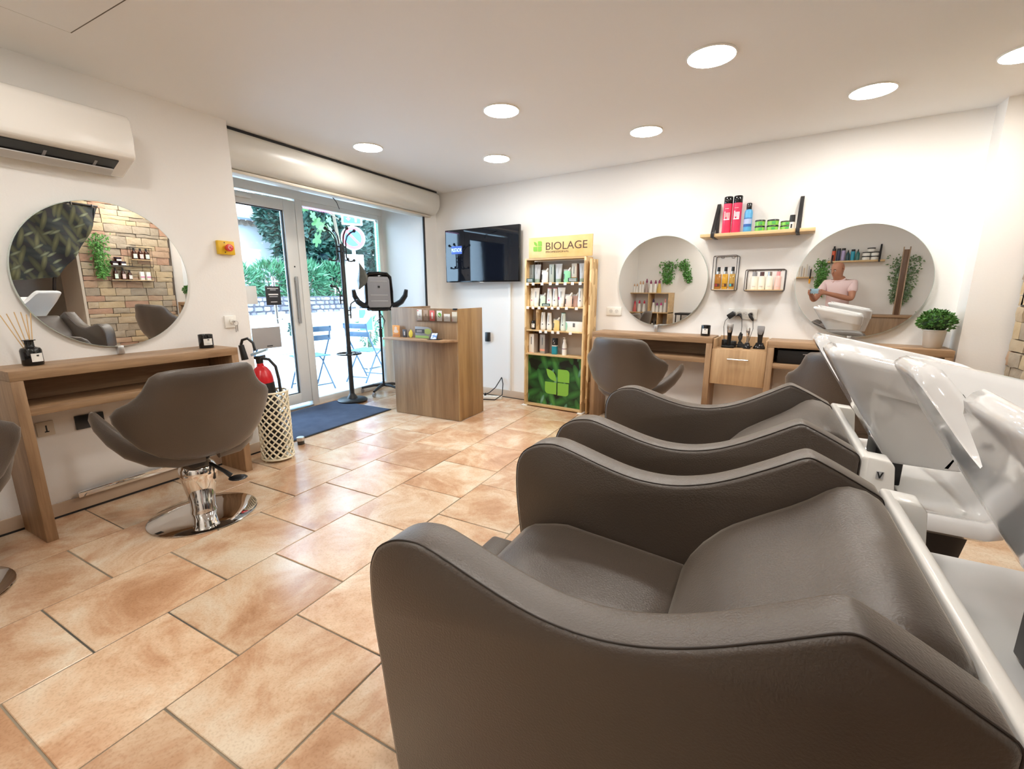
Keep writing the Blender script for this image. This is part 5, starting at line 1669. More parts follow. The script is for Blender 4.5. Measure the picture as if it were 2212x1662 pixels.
def tub(label, s, z, r, h, group):
    t = wthing('wax_tub', label, 'tub', s, 0.10, z, group)
    MB().lathe([(0, 0), (r * .93, 0), (r, h * .72), (0, h * .72)], 24).done('tub_body', LIME, t)
    MB().lathe([(0, h * .725), (r * 1.02, h * .725), (r * 1.02, h - .003), (r * .98, h), (0, h)], 24).done('lid', BLACK, t)
    MB().box(-.004, -r * 1.0 - .0012, h * .18, .020, -r * .9, h * .6).done('label_print', LIMED, t, smooth=0)
for s, r, hh, w_ in ((2.425, .036, .045, 'beside the blue spray bottle'), (2.515, .041, .043, 'in the middle of the green tubs'), (2.608, .041, .034, 'closest to the small white bottle')):
    tub('lower lime green wax tub with black lid, %s' % w_, s, 1.7165, r, hh, 'lime green wax tubs on the pine shelf')
    tub('upper lime green wax tub stacked %s' % w_, s, 1.7165 + hh + .0005, r, hh, 'lime green wax tubs on the pine shelf')
t = shelf_thing('small_bottle', 'small white bottle with a black cap beside the shelf bracket', 'bottle', 2.645, .12)
MB().lathe([(0, 0), (.022, 0), (.022, .055), (0, .055)], 18).done('body', PWHITE, t)
MB().lathe([(0, .0555), (.020, .0555), (.018, .108), (0, .11)], 18).done('cap', BLACK, t)
MB().box(-.006, -.0245, .012, .004, -.021, .04).done('label_print', INK, t, smooth=0)

# ============================================================ WIRE BASKETS WITH BOTTLES
WIRE = mat('dark bronze wire', (0.10, 0.085, 0.08), 0.4, 0.6)
def wire_box(t, W, Hh, D=0.14, r=0.0032):
    def loop(y, nm):
        c = 0.012
        p = []
        for (cx_, cz_, a0) in ((W - c, Hh - c, 0), (c, Hh - c, 90), (c, c, 180), (W - c, c, 270)):
            for q in range(4):
                a = rad(a0 + 30 * q)
                p.append((cx_ + c * cos(a), y, cz_ + c * sin(a)))
        MB().tube(p, r, 6, closed=True).done(nm, WIRE, t)
    loop(-D, 'front_loop')
    loop(-0.005, 'rear_loop')
    for x, z in ((0.003, 0.003), (W - .003, 0.003), (0.003, Hh - .003), (W - .003, Hh - .003)):
        MB().tube([(x, -D, z), (x, -.005, z)], r, 6).done('rod', WIRE, t)
    MB().box(0.006, -D + .004, 0.004, W - .006, -.008, 0.011).done('base_board', PINE, t, .001)
    for x in (.05, W - .05):
        MB().tube([(x - .012, -.006, Hh), (x - .01, -.006, Hh - .014), (x + .01, -.006, Hh - .014), (x + .012, -.006, Hh)], .002, 5).done('hanger', WIRE, t)
k1 = wthing('wire_basket', 'tall dark wire wall basket holding golden oil bottles', 'wire shelf', 2.110, 0.0, 1.258)
wire_box(k1, 0.182, 0.284)
k2 = wthing('wire_basket', 'wide dark wire wall basket holding pale bottles', 'wire shelf', 2.362, 0.0, 1.252)
wire_box(k2, 0.281, 0.170)
GOLD = mat('golden oil', (0.55, 0.30, 0.02), 0.12, coat=0.5)
def oil(label, s, col, mk, w=.050, h=.125):
    t = wthing('oil_bottle', label, 'bottle', s, 0.075, 1.2695, 'golden oil bottles in the tall basket')
    MB().box(-w / 2, -.018, 0, w / 2, .018, h).done('body', col, t, .006)
    MB().lathe([(0, h), (.016, h), (.016, h + .022), (0, h + .022)], 16).done('neck', STEEL, t)
    MB().lathe([(0, h + .022), (.013, h + .022), (.012, h + .058), (0, h + .058)], 16).done('cap', BLACK, t)
    k = MB().box(-w * .38, -.0192, .02, w * .38, -.0182, .045).done('label', tint('dark amber label', (0.07, 0.03, 0.02), .4), t, smooth=0)
    if mk:
        MB().prism([(-w * .34, .022), (-w * .05, .022), (.0, .034), (-w * .1, .043), (-w * .34, .043)], -.0204, -.0194).done('colour_print', mk, k, smooth=0)
oil('golden oil bottle with a red-brown label at the basket\'s mirror end', 2.148, mat('amber oil', (0.36, 0.15, 0.02), 0.12, coat=.5), tint('dark red print', (0.35, 0.03, 0.04), .4))
oil('bright golden oil bottle in the middle of the tall basket', 2.203, GOLD, tint('amber print', (0.55, 0.25, 0.03), .4), .046)
oil('golden oil bottle with a turquoise label mark', 2.258, mat('dull gold oil', (0.42, 0.25, 0.05), 0.15, coat=.5), tint('turquoise print', (0.05, 0.42, 0.46), .4), .044)
def lotion(label, s, body, cap, r=.026):
    t = wthing('lotion_bottle', label, 'bottle', s, 0.075, 1.2635, 'pale lotion bottles in the wide basket')
    MB().lathe([(0, 0), (r, 0), (r + .001, .004), (r, .098), (r * .72, .108), (0, .108)], 20).done('body', body, t)
    MB().lathe([(0, .1085), (r * .62, .1085), (r * .60, .142), (0, .142)], 16).done('cap', cap, t)
    MB().box(-.010, -r - .0012, .025, .012, -r + .003, .030).done('label_print', tint('grey print', (0.6, 0.56, 0.55), .6), t, smooth=0)
PALE = tint('pale cream bottle', (0.80, 0.77, 0.66), 0.25)
lotion('pale bottle with a grey cap in the wide basket, mirror end', 2.425, PALE, GREYP, .030)
lotion('pale bottle with a dark brown cap in the wide basket', 2.478, PALE, tint('brown cap', (0.10, 0.05, 0.05), .3))
lotion('pale bottle with a silver cap in the wide basket', 2.534, PALE, STEEL)
lotion('pale pink bottle in the wide basket', 2.594, tint('pale pink bottle', (0.82, 0.54, 0.48), .3), tint('pink cap', (0.80, 0.36, 0.36), .3), .023)

# ============================================================ SOCKETS, CLIPPERS, CABLES
so = wthing('double_socket', 'white double socket plate between the product stand and the mirror', 'socket', 1.125, 0.0, 1.015)
MB().box(0, -0.012, 0, 0.155, 0, 0.082).done('plate', WHITEP, so, .003)
for x in (.048, .107):
    d = MB().cyl((x, -.0125, .041), (x, -.0135, .041), .020, n=20).done('socket_face', mat('socket well', (0.70, 0.69, 0.65), 0.4), so)
    mb = MB()
    for a, b in ((-.008, .006), (.008, .006), (0, -.006)):
        mb.cyl((x + a, -.0135, .041 + b), (x + a, -.0142, .041 + b), .0022, n=8)
    mb.done('pin_hole', INK, d)
s4 = wthing('socket_strip', 'long white socket plate with plugs above the clippers', 'socket', 2.246, 0.0, 1.014)
MB().box(0, -0.014, 0, 0.222, 0, 0.088).done('plate', WHITEP, s4, .003)
for x in (.04, .085, .13, .175):
    d = MB().cyl((x, -.0142, .046), (x, -.0152, .046), .020, n=20).done('socket_face', mat('socket well', (0.70, 0.69, 0.65), 0.4), s4)
    if x == .13:
        MB().cyl((x - .007, -.0152, .05), (x - .007, -.0160, .05), .0025, n=8).cyl((x + .007, -.0152, .043), (x + .007, -.0160, .043), .0025, n=8).done('pin_hole', INK, d)
def W_(s, d, z):
    return wp(s, d, z)
pg = wthing('plug_adapter', 'square black plug adapter in the socket strip, its wire hanging down', 'charger', 2.276, 0.016, 1.05)
MB().cyl((.012, 0, .012), (.012, -.02, .008), .015).done('pin_body', BLACK, pg)
o = MB().box(-.032, -.045, -.022, .028, -.012, .022).done('block', BLACK, pg, .004)
o.rotation_euler = (0, rad(-38), 0)
MB().tube([(-.02, -.03, -.02), (-.045, -.03, -.05), (-.048, -.06, -.10), (-.03, -.10, -.20), (-.012, -.12, -.262)], .0025, 6).done('wire', RUBBER, pg)
pg = wthing('plug_adapter', 'black angled plug adapter with a bundled wire in the socket strip', 'charger', 2.331, 0.016, 1.055)
MB().prism([(-.03, -.022), (0.0, .012), (.018, .010), (.026, -.02), (.03, -.045), (.02, -.03), (.008, -.012), (-.012, -.012)], -.035, 0).done('block', BLACK, pg, .003)
MB().tube([(.028, -.02, -.045), (.034, -.03, -.10), (.034, -.04, -.16)], .0025, 6).done('wire', RUBBER, pg)
MB().tube([(.034, -.04, -.15), (.022, -.05, -.19), (.034, -.05, -.225), (.055, -.05, -.25), (.045, -.05, -.262), (.025, -.05, -.24), (.040, -.045, -.20), (.042, -.04, -.16)], .008, 7).done('wire_bundle', RUBBER, pg)
pg = wthing('plug_adapter', 'black oval plug adapter at the mirror end of the socket strip', 'charger', 2.421, 0.016, 1.06)
MB().tube([(-.012, -.02, .004), (.004, -.03, -.02), (.02, -.024, -.045), (.024, -.02, -.055)], [.010, .014, .011, .004], 8).cyl((0, 0, 0), (0, -.02, -.005), .014).done('block', BLACK, pg)
MB().tube([(.024, -.02, -.055), (.03, -.03, -.12), (.018, -.06, -.19), (.006, -.09, -.275)], .0025, 6).done('wire', RUBBER, pg)
def clipper(label, s, d, h, body, blade, base_w, turn=0.0, bulky=False, w=.020):
    t = wthing('hair_clipper', label, 'hair clipper', s, d, 0.7825, None, turn)
    if bulky:
        MB().box(-.050, -.055, 0, .050, .05, .020).box(-.058, .005, 0.0, -.005, .055, .065).box(-.01, .0, 0, .055, .052, .055).done('charging_base', BLACKGLOSS, t, .006)
    else:
        MB().rings([[(base_w * k * (1 if abs(cos(a)) > 0 else 1) * (abs(cos(a)) ** .5) * (1 if cos(a) >= 0 else -1), .032 * k * (abs(sin(a)) ** .5) * (1 if sin(a) >= 0 else -1), z) for a in [2 * pi * q / 16 + .01 for q in range(16)]] for k, z in ((1, 0), (1, .012), (.7, .035), (.62, .05))]).done('charging_base', BLACKGLOSS, t, .002)
    R = []
    for f, q, dy in ((.12, .78, 0), (.30, .80, .002), (.52, .85, .0), (.68, 1.05, -.004), (.84, 1.2, -.006), (.96, 1.22, -.008)):
        R.append([(w * q * cos(a), dy + .016 * q * sin(a), h * f) for a in [2 * pi * k / 14 for k in range(14)]])
    MB().rings(R).done('body', body, t)
    MB().prism([(-w * 1.15, h * .82), (-w * .5, h * .62), (w * .5, h * .62), (w * 1.15, h * .82), (w * 1.15, h), (-w * 1.15, h)], -.030, -.018).done('blade_head', blade, t, .002)
    MB().cyl((0, -.0305, h * .77), (0, -.032, h * .77), w * .42, n=16).done('switch', GREYP, t)
    return t
clipper('black clipper with a silver head on the bulky charging base', 2.290, .15, .205, BLACKGLOSS, STEEL, .05, bulky=True)
clipper('slim silver trimmer on a small black charging base', 2.432, .165, .175, STEEL, CHROME, .028, w=.012)
clipper('matt black clipper on a flat charging base at the unit\'s end', 2.518, .12, .190, BLACK, GREYP, .045, w=.022)
cb = wthing('charging_cables', 'tangle of black charging leads behind the clippers', 'cable', 2.39, .10, .7825)
MB().tube([(-.10, 0, .02), (-.06, .03, .016), (-.01, .02, .03), (.03, .03, .014), (.07, .0, .012), (.03, -.02, .006), (-.03, -.01, .01), (.0, .02, .02)], .006, 6).box(-.04, -.01, 0.0, .03, .04, .028).done('lead', RUBBER, cb)
bx = wthing('black_box', 'black box of styling tools in the open shelf of the shrub console', 'box', 2.66, .04, .6935)
MB().box(0, -.21, 0, .62, -.02, .105).done('case', mat('black tool case', (0.006, 0.006, 0.007), .5), bx, .006)
MB().box(.17, -.213, .078, .24, -.2105, .083).done('printed_line', tint('grey print', (0.6, 0.56, 0.55), .6), bx, smooth=0)
MB().tube([(.20 + .014 * cos(a), -.212, .03 + .014 * sin(a)) for a in [2 * pi * s / 12 for s in range(12)]], .0018, 4, closed=True).done('round_print', tint('grey print', (0.6, 0.56, 0.55), .6), bx)

# ============================================================ CONSOLE TOP THINGS
candle('black candle jar on the console beside the drawer unit', wp(2.098, .15, .8705), -ANG, .038, .092)
candle('black candle jar on the long oak console near the key switch', (-3.20, 1.688, .8815), rad(80), .042, .088)
df = thing('reed_diffuser', 'black reed diffuser bottle with wooden sticks on the long oak console', 'diffuser', (-3.225, .862, .8815), rad(80))
MB().lathe([(0, 0), (.038, 0), (.041, .004), (.041, .075), (.036, .086), (.020, .092), (.018, .096), (.018, .122), (.026, .124), (.026, .128), (.012, .128), (.012, .10), (0, .10)], 28).done('bottle', BLACKGLOSS, df)
mb = MB()
R = [[(.0416 * sin(a), -.0416 * cos(a), zz) for zz in (.018, .060)] for a in [-.15 + 1.2 * i / 8 for i in range(9)]]
for a, b in zip(R, R[1:]):
    mb.bm.faces.new([mb.bm.verts.new(p) for p in (a[0], b[0], b[1], a[1])])
lb = mb.done('label', PAPER, df, weld=1e-5)
MB().box(.014, -.0405, .046, .022, -.0385, .053).done('label_print', INK, lb, smooth=0)
STICKM = tint('pale reed', (0.70, 0.48, 0.24), .6)
for k, (ax, ay) in enumerate(((-.075, .02), (-.055, -.015), (-.025, .03), (.012, -.01), (.03, .02), (-.005, .0))):
    MB().tube([(0.004 * k - .01, 0, .05), (ax, ay, .255 + .006 * (k % 3))], .0022, 5).done('reed', STICKM, df)

pp = wthing('potted_shrub', 'clipped green shrub in a pale zinc pot on the far console', 'potted plant', 3.572, .15, .8665)
MB().lathe([(0, 0), (.046, 0), (.050, .004), (.062, .115), (.066, .118), (.066, .126), (.060, .126), (.056, .11), (0, .11)], 28).done('pot', mat('pale zinc', (0.66, 0.62, 0.55), 0.35, 0.3), pp)
LEAFB = mat('box leaf', (0.025, 0.10, 0.02), 0.4, vary=(16, (0.11, 0.26, 0.05), 0.7))
rp = random.Random(8)
V, F = [], []
for i in range(900):
    d = Vector((rp.gauss(0, 1), rp.gauss(0, 1), rp.gauss(0, 1))).normalized()
    if d.z < -.55:
        continue
    q = rp.uniform(.72, 1.0)
    p = Vector((d.x * .098 * q, d.y * .098 * q, .175 + d.z * .082 * q))
    ax = (d + Vector((rp.uniform(-.9, .9), rp.uniform(-.9, .9), rp.uniform(-.3, .9)))).normalized()
    sd = ax.cross(d + Vector((.01, .02, .03))).normalized()
    l, w = rp.uniform(.016, .026), rp.uniform(.007, .011)
    nn = ax.cross(sd)
    b = len(V)
    V += [p, p + ax * l * .4 + sd * w + nn * .003, p + ax * l, p + ax * l * .4 - sd * w + nn * .003]
    F += [(b, b + 1, b + 2), (b, b + 2, b + 3)]
me = bpy.data.meshes.new('leaves')
me.from_pydata([tuple(v) for v in V], [], F)
o = obj('leaves', me, LEAFB, pp)
o['kind'] = 'stuff'
MB().sphere((0, 0, .168), .072, 14, (1, 1, .8)).done('moss_core', mat('moss', (0.02, 0.05, 0.015), .9), pp)
MB().cyl((0, 0, .10), (0, 0, .14), .012).done('stem', mat('bark', (0.16, 0.12, 0.08), 0.9), pp)

ms = wthing('power_strip', 'white power strip with black leads on the floor by the wall under the television', 'power strip', -.20, .16, 0.0005, None, rad(20))
MB().box(-.12, -.026, 0, .12, .026, .036).done('strip', WHITEP, ms, .006)
for x in (-.05, .0, .05):
    MB().cyl((x, 0, .0362), (x, 0, .037), .015, n=14).done('socket_face', mat('socket well', (0.70, 0.69, 0.65), 0.4), ms)
MB().tube([(-.08, 0, .05), (-.03, .0, .075), (.03, .05, .13), (.07, .12, .21), (.085, .125, .24)], .006, 7).tube([(-.2, -.05, .008), (-.1, -.09, .008), (.06, -.10, .012), (.13, -.02, .06), (.11, .09, .17), (.088, .125, .235)], .006, 7).cyl((-.09, 0, .037), (-.075, 0, .062), .014).done('lead', RUBBER, ms)
wc = thing('wall_charger', 'small black box on the wall behind the reception desk', 'charger', wp(-.36, 0.0, .66), -ANG)
MB().box(-.03, -.035, 0, .03, -.0005, .11).done('case', BLACK, wc, .004)

# ============================================================ BEHIND THE CAMERA: SEEN IN THE MIRRORS
# rear wall faces +y at y = -0.90 ; frame with -y local = +y world
def rthing(name, label, cat, x, z, d=0.0, group=None):
    return thing(name, label, cat, (x, -0.90 + d, z), rad(180), group)
rsf = rthing('rear_wall_shelf', 'pine shelf with black brackets on the rear wall, seen in the mirror above the basins', 'shelf', 0.43, 1.715)
MB().box(-.37, -.18, 0, .37, -.003, .024).done('board', PINE, rsf, .002)
for x in (-.31, .30):
    MB().box(x, -.008, 0, x + .024, -.0005, .27).box(x, -.186, -.004, x + .024, 0, -.0005).prism([(-.186, -.004), (-.1815, -.004), (-.1815, .032), (-.008, .27), (-.0005, .27), (-.0005, .264), (-.186, .030)], x, x + .024, 'yz').done('bracket', BLACKM, rsf, .001)
GR = 'coloured bottles on the rear wall shelf'
def rbottle(label, x, col, cap, h, r, taper=False):
    t = rthing('bottle', label, 'bottle', x, 1.7395, .09, GR)
    if taper:
        MB().lathe([(0, 0), (r, 0), (r, h * .6), (r * .4, h * .8), (0, h * .8)], 16).done('body', col, t)
        MB().lathe([(0, h * .8), (r * .4, h * .8), (r * .2, h), (0, h)], 12).done('cap', cap, t)
    else:
        MB().lathe([(0, 0), (r, 0), (r, h * .82), (0, h * .82)], 18).done('body', col, t)
        MB().lathe([(0, h * .822), (r * .95, h * .822), (r * .95, h), (0, h)], 18).done('cap', cap, t)
for i, (lab, col, cap, h, r, tp) in enumerate((
        ('orange red bottle with black cap on the mirrored rear shelf', (0.62, 0.09, 0.03), BLACK, .20, .027, False), ('navy bottle with black cap on the mirrored rear shelf', (0.03, 0.04, 0.10), BLACK, .20, .027, False),
        ('lilac bottle with black cap on the mirrored rear shelf', (0.42, 0.36, 0.60), BLACK, .20, .028, False), ('dark teal spray bottle on the mirrored rear shelf', (0.02, 0.08, 0.10), BLACK, .17, .025, True),
        ('cyan bottle on the mirrored rear shelf', (0.02, 0.33, 0.48), BLACK, .175, .028, False), ('deep green spray bottle on the mirrored rear shelf', (0.02, 0.16, 0.16), BLACK, .175, .027, True))):
    rbottle(lab, .125 + i * .064, tint('shelf bottle %d' % i, col, .3), cap, h, r, tp)
def rtub(label, x, z):
    t = rthing('cream_tub', label, 'tub', x, z, .09, 'white tubs on the rear wall shelf')
    MB().lathe([(0, 0), (.050, 0), (.052, .045), (0, .045)], 22).done('tub_body', PWHITE, t)
    MB().lathe([(0, .0455), (.053, .0455), (.053, .062), (0, .062)], 22).done('lid', BLACK, t)
for lab, x, z in (('white cream tub at the lower row, beside the green bottle', .555, 1.7395), ('white cream tub at the lower row, beside the bracket', .665, 1.7395), ('white cream tub at the middle row, beside the green bottle', .555, 1.802), ('white cream tub at the middle row, beside the bracket', .665, 1.802), ('white cream tub alone on top of the stack', .61, 1.8645)):
    rtub(lab, x, z)
LEAFV = mat('trailing leaf', (0.05, 0.20, 0.035), 0.5, vary=(8, (0.14, 0.36, 0.07), 0.7))
def hanging(t, w, d, h, n, m, seed, lw=.012, ll=.045, spread=1.0, oy=-.06):
    r = random.Random(seed)
    V, F = [], []
    for i in range(n):
        f = r.random() ** .8
        z = -f * h
        k = (1 - .55 * f) * spread
        p = Vector((max(-.62, min(.62, r.gauss(0, .33))) * w * k, oy + r.uniform(-.5, .5) * d, z + r.uniform(-.02, .02)))
        ax = Vector((r.uniform(-.9, .9), r.uniform(-.9, .3), r.uniform(-1, .25))).normalized()
        sd = ax.cross(Vector((r.uniform(-1, 1), 1, r.uniform(-.4, .4)))).normalized()
        l = ll * r.uniform(.6, 1.2)
        b = len(V)
        V += [p, p + ax * l * .45 + sd * lw, p + ax * l, p + ax * l * .45 - sd * lw]
        F += [(b, b + 1, b + 2), (b, b + 2, b + 3)]
    me = bpy.data.meshes.new('leaves')
    me.from_pydata([tuple(v) for v in V], [], F)
    o = obj('leaves', me, m, t)
    o['kind'] = 'stuff'
    mb = MB()
    for q in range(5):
        x = r.uniform(-.3, .3) * w
        mb.tube([(x * .3, oy, 0.0), (x, oy - .02, -h * .4), (x * 1.2, oy, -h * .9)], .003, 5)
    mb.done('stems', mat('green stem', (0.06, 0.14, 0.03), .7), t)
    MB().cyl((0, -.004, 0), (0, -.05, 0.0), .006).done('hook', BLACKM, t)
hanging(rthing('hanging_plant', 'dense trailing green plant behind the bald man, seen in the mirror', 'plant', -.01, 1.77), .16, .12, .58, 700, LEAFV, 51)
LEAFP = mat('grey green trailing leaf', (0.12, 0.22, 0.10), 0.55, vary=(8, (0.24, 0.34, 0.18), 0.7))
hanging(rthing('hanging_plant', 'grey green trailing plant behind the leaning plank, seen in the mirror', 'plant', 1.05, 1.80), .34, .10, .72, 800, LEAFP, 52, .011, .05)
pk = thing('leaning_plank', 'dark wooden upright plank frame standing on the rear counter', 'plank', (1.04, -.70, .891), rad(180))
MB().box(-.03, -.012, 0, .03, .012, .98).done('core', DARKWOOD, pk, .002)
for x in (-.045, .03):
    MB().box(x, -.02, 0.0, x + .015, .02, 1.02).done('edge_batten', wood('pale batten', (0.30, 0.20, 0.13), (0.48, 0.35, 0.24), 'z', 20), pk, .001)
rc = thing('rear_counter', 'brown wood counter along the rear wall, seen in the mirror', 'counter', (1.07, -.895, 0), 0)
MB().box(-.44, 0, .85, .45, .30, .89).done('worktop', OAK_X, rc, .002)
MB().box(-.42, 0.0, .0, .43, .28, .849).done('front', DESK_Z, rc, .002)
# small crate-like shelf with combs at the mirror's edge
cr = rthing('comb_shelf', 'small pine shelf holding combs and scissors on the rear wall', 'shelf', -.262, 1.475)
MB().box(-.14, -.12, 0, .14, -.003, .02).done('board', PINE, cr, .002)
for i in range(6):
    t = MB().box(-.11 + i * .035, -.09, .0205, -.098 + i * .035, -.075, .17 + .03 * (i % 3))
    t.done('comb', tint('comb %d' % (i % 3), ((0.55, 0.42, 0.28), (0.40, 0.40, 0.42), (0.66, 0.60, 0.5))[i % 3], .5), cr)
hb = rthing('hanging_brush', 'black brush with an orange tip hanging from the comb shelf', 'brush', -.16, 1.62, .126)
MB().tube([(0, -.01, .0), (0, -.01, -.16)], .010, 8).done('handle', BLACK, hb)
MB().tube([(0, -.01, -.16), (0, -.01, -.19), (0, -.01, -.24)], [.014, .016, .010], 8).done('orange_tip', tint('orange tip', (0.85, 0.38, 0.02), .4), hb)
MB().box(-.004, -.004, -.02, .004, 0.0, 0.0).done('clip', STEEL, hb)

# wooden crates full of bottles by the corner
cg = thing('crate_shelves', 'stack of pale wooden cube shelves in the rear corner, seen in the round mirror', 'shelf', (-2.93, -.895, 0), 0)
CW = wood('crate wood', (0.46, 0.29, 0.13), (0.66, 0.46, 0.24), 'x', 18)
Wd, Dp = .86, .30
for z in (.02, .40, .805, 1.205):
    MB().box(-Wd / 2, 0, z, Wd / 2, Dp, z + .018).done('shelf_board', CW, cg, .001)
for x in (-Wd / 2, -.01, Wd / 2 - .018):
    MB().box(x, 0, .0, x + .018, Dp, 1.205).done('upright', CW, cg, .001)
MB().box(.20, 0.001, .418, .218, Dp, .804).done('upright', CW, cg, .001)
MB().box(-Wd / 2, -.003, .0, Wd / 2, 0.0, .80).done('back_board', mat('crate back', (0.36, 0.32, 0.28), .7), cg)
def cbottle(label, x, z, r, h, col, cap, y=.17):
    r, h = r * 1.12, h * 1.2
    t = thing('care_bottle', label, 'bottle', (-2.93 + x, -.895 + y, z), 0, 'care bottles in the crate shelves')
    MB().lathe([(0, 0), (r, 0), (r * .95, h * .25), (r * .55, h * .72), (0, h * .72)], 14).done('body', col, t)
    MB().lathe([(0, h * .722), (r * .5, h * .722), (r * .5, h * .88), (r * .3, h * .90), (r * .3, h), (0, h)], 12).done('cap', cap, t)
WB = tint('white care bottle', (0.84, 0.83, 0.80), .3)
PL = tint('plum cap', (0.24, 0.03, 0.10), .3)
TANC = tint('tan cap', (0.60, 0.36, 0.20), .4)
RD = tint('red cap', (0.60, 0.04, 0.09), .3)
# mirrored: larger x reads to the other side
top_row = [(-.38, .026, .155, WB, TANC), (-.32, .026, .155, WB, TANC), (-.25, .03, .20, WB, TANC), (-.19, .03, .20, WB, TANC), (-.11, .035, .235, tint('taupe bottle', (0.42, 0.33, 0.30), .3), PL), (-.02, .038, .21, WB, PL), (.08, .038, .21, WB, PL), (.16, .042, .215, tint('honey bottle', (0.60, 0.42, 0.12), .2), PL)]
names = ('short white bottle with tan cap, end of the crate top', 'second short white bottle with tan cap on the crate top', 'tall white bottle with tan cap on the crate top', 'second tall white bottle with tan cap on the crate top', 'taupe bottle with plum cap on the crate top', 'white bottle with broad plum cap on the crate top', 'white bottle with broad plum cap beside the honey bottle', 'honey coloured bottle with plum cap on the crate top')
for nm, (x, r, h, c, cp) in zip(names, top_row):
    cbottle(nm, x, 1.2235, r, h, c, cp)
for nm, x, r, h, c, cp in (('red bottle in the upper crate corner', -.35, .034, .19, tint('red bottle', (0.66, 0.16, 0.14), .3), RD), ('white bottle with red cap in the upper crate', -.25, .035, .20, WB, RD), ('white bottle with red cap beside the crate upright', -.14, .035, .20, WB, RD),
                         ('tall white bottle with dark cap in the second upper crate', .06, .036, .23, WB, tint('navy cap', (0.06, 0.03, 0.10), .3)), ('short white bottle with violet cap in the second upper crate', .14, .028, .16, WB, tint('violet cap', (0.30, 0.03, 0.22), .3)), ('short white bottle with magenta cap in the second upper crate', .225, .032, .165, WB, tint('magenta cap', (0.66, 0.04, 0.28), .3)), ('tall white bottle with pink cap in the second upper crate', .31, .032, .23, WB, tint('pink cap', (0.80, 0.36, 0.36), .3))):
    cbottle(nm, x, .8235, r, h, c, cp)
for nm, x, h in (('white bottle with black cap low in the crate', -.20, .24), ('second white bottle with black cap low in the crate', -.10, .23), ('white bottle with black cap in the narrow crate', .06, .20), ('grey bottle with black cap in the narrow crate', .13, .19)):
    cbottle(nm, x, .4185, .03, h, WB if 'grey' not in nm else GREYP, BLACK)
for i, (x, lab) in enumerate(((-2.66, 'trailing leafy garland on the rear wall above the crates'), (-2.36, 'second trailing leafy garland, slanting, on the rear wall'))):
    g = rthing('wall_garland', lab, 'plant', x, 1.86)
    hanging(g, .24 if i == 0 else .18, .07, .44, 420, LEAFV, 60 + i, .014, .045, 1.3 if i == 0 else 1.0, -.04)
    g.rotation_euler = (0, rad(0 if i == 0 else 18), rad(180))
tr = thing('tool_trolley', 'black tool trolley beside the crate shelves, seen in the mirror', 'trolley', (-2.05, -.66, 0), 0)
MB().box(-.28, -.17, .79, .28, .17, .83).done('tray', BLACKM, tr, .004)
MB().box(-.28, -.17, .50, .28, .17, .52).box(-.28, -.17, .20, .28, .17, .22).done('lower_tray', BLACKM, tr, .004)
for x in (-.26, .26):
    for y in (-.15, .15):
        MB().cyl((x, y, .0), (x, y, .79), .012).done('leg', BLACKM, tr)

# stone wall: wire rack with amber bottles and the trailing plant
rk = thing('stone_wall_rack', 'black wire rack with wooden shelves on the stone wall, seen in the mirror', 'wire shelf', (1.495, 3.49, 1.17), rad(-90))
# local x -> -world y ; -y -> -world x
def fr_(x0, z0, x1, z1, d=.09):
    mb = MB()
    for y in (-d, -.012):
        mb.tube([(x0, y, z0), (x1, y, z0), (x1, y, z1), (x0, y, z1)], .004, 6, closed=True)
    for x, z in ((x0, z0), (x1, z0), (x1, z1), (x0, z1)):
        mb.tube([(x, -d, z), (x, -.012, z)], .004, 6)
    return mb
for q in ((-.26, 0, .27, .20), (-.02, .20, .27, .21), (-.27, .21, .0, .48)):
    fr_(*q).done('wire_frame', BLACKM, rk)
MB().box(-.255, -.088, .002, .265, -.014, .012).done('shelf_board', PINE, rk)
MB().box(-.02, -.088, .202, .265, -.014, .212).done('shelf_board', PINE, rk)
MB().box(-.265, -.088, .300, -.005, -.014, .310).done('shelf_board', PINE, rk)
AMB = mat('amber glass', (0.05, 0.015, 0.008), .12)
def amber(label, x, z, r, h, cap=True, lab_c=PAPER):
    t = thing('amber_bottle', label, 'bottle', (1.495 - .048, 3.49 - x, 1.17 + z), rad(-90), 'amber bottles in the stone wall rack')
    MB().lathe([(0, 0), (r, 0), (r, h * .62), (r * .45, h * .76), (0, h * .76)], 16).done('glass', AMB, t)
    MB().lathe([(0, h * .762), (r * .42, h * .762), (r * .38, h), (0, h)], 12).done('cap', BLACK, t)
    MB().box(-r * .7, -r - .0015, h * .10, r * .7, -r * .72, h * .48).done('label', lab_c, t, smooth=0)
GREENL = tint('pale green label', (0.66, 0.76, 0.66), .6)
PINKL = tint('pale pink label', (0.78, 0.60, 0.56), .6)
for x, lb_, nm in ((-.06, GREENL, 'amber bottle with green label on the rack\'s upper shelf'), (-.14, PINKL, 'amber bottle with pink label on the rack\'s upper shelf'), (-.215, GREENL, 'amber bottle with pale label at the upper shelf\'s end')):
    amber(nm, x, .3105, .032, .16, True, lb_)
for x, h, lb_, nm in ((.20, .17, GREENL, 'amber spray bottle with green label on the rack\'s bottom shelf'), (.11, .17, PINKL, 'amber spray bottle with pink label on the rack\'s bottom shelf'), (.03, .14, PAPER, 'small amber spray bottle on the rack\'s bottom shelf')):
    amber(nm, x, .0125, .027, h, True, lb_)
for x, nm in ((-.12, 'white carton with pink stripe on the rack'), (-.20, 'second white carton with pink stripe at the rack\'s end')):
    t = thing('striped_carton', nm, 'box', (1.495 - .048, 3.49 - x, 1.1825), rad(-90))
    MB().box(-.025, -.025, 0, .025, .025, .12).done('box', PWHITE, t, .001)
    MB().box(-.0252, -.0256, .04, .0252, -.0251, .052).done('stripe', tint('magenta print', (0.70, 0.08, 0.30), .5), t, smooth=0)
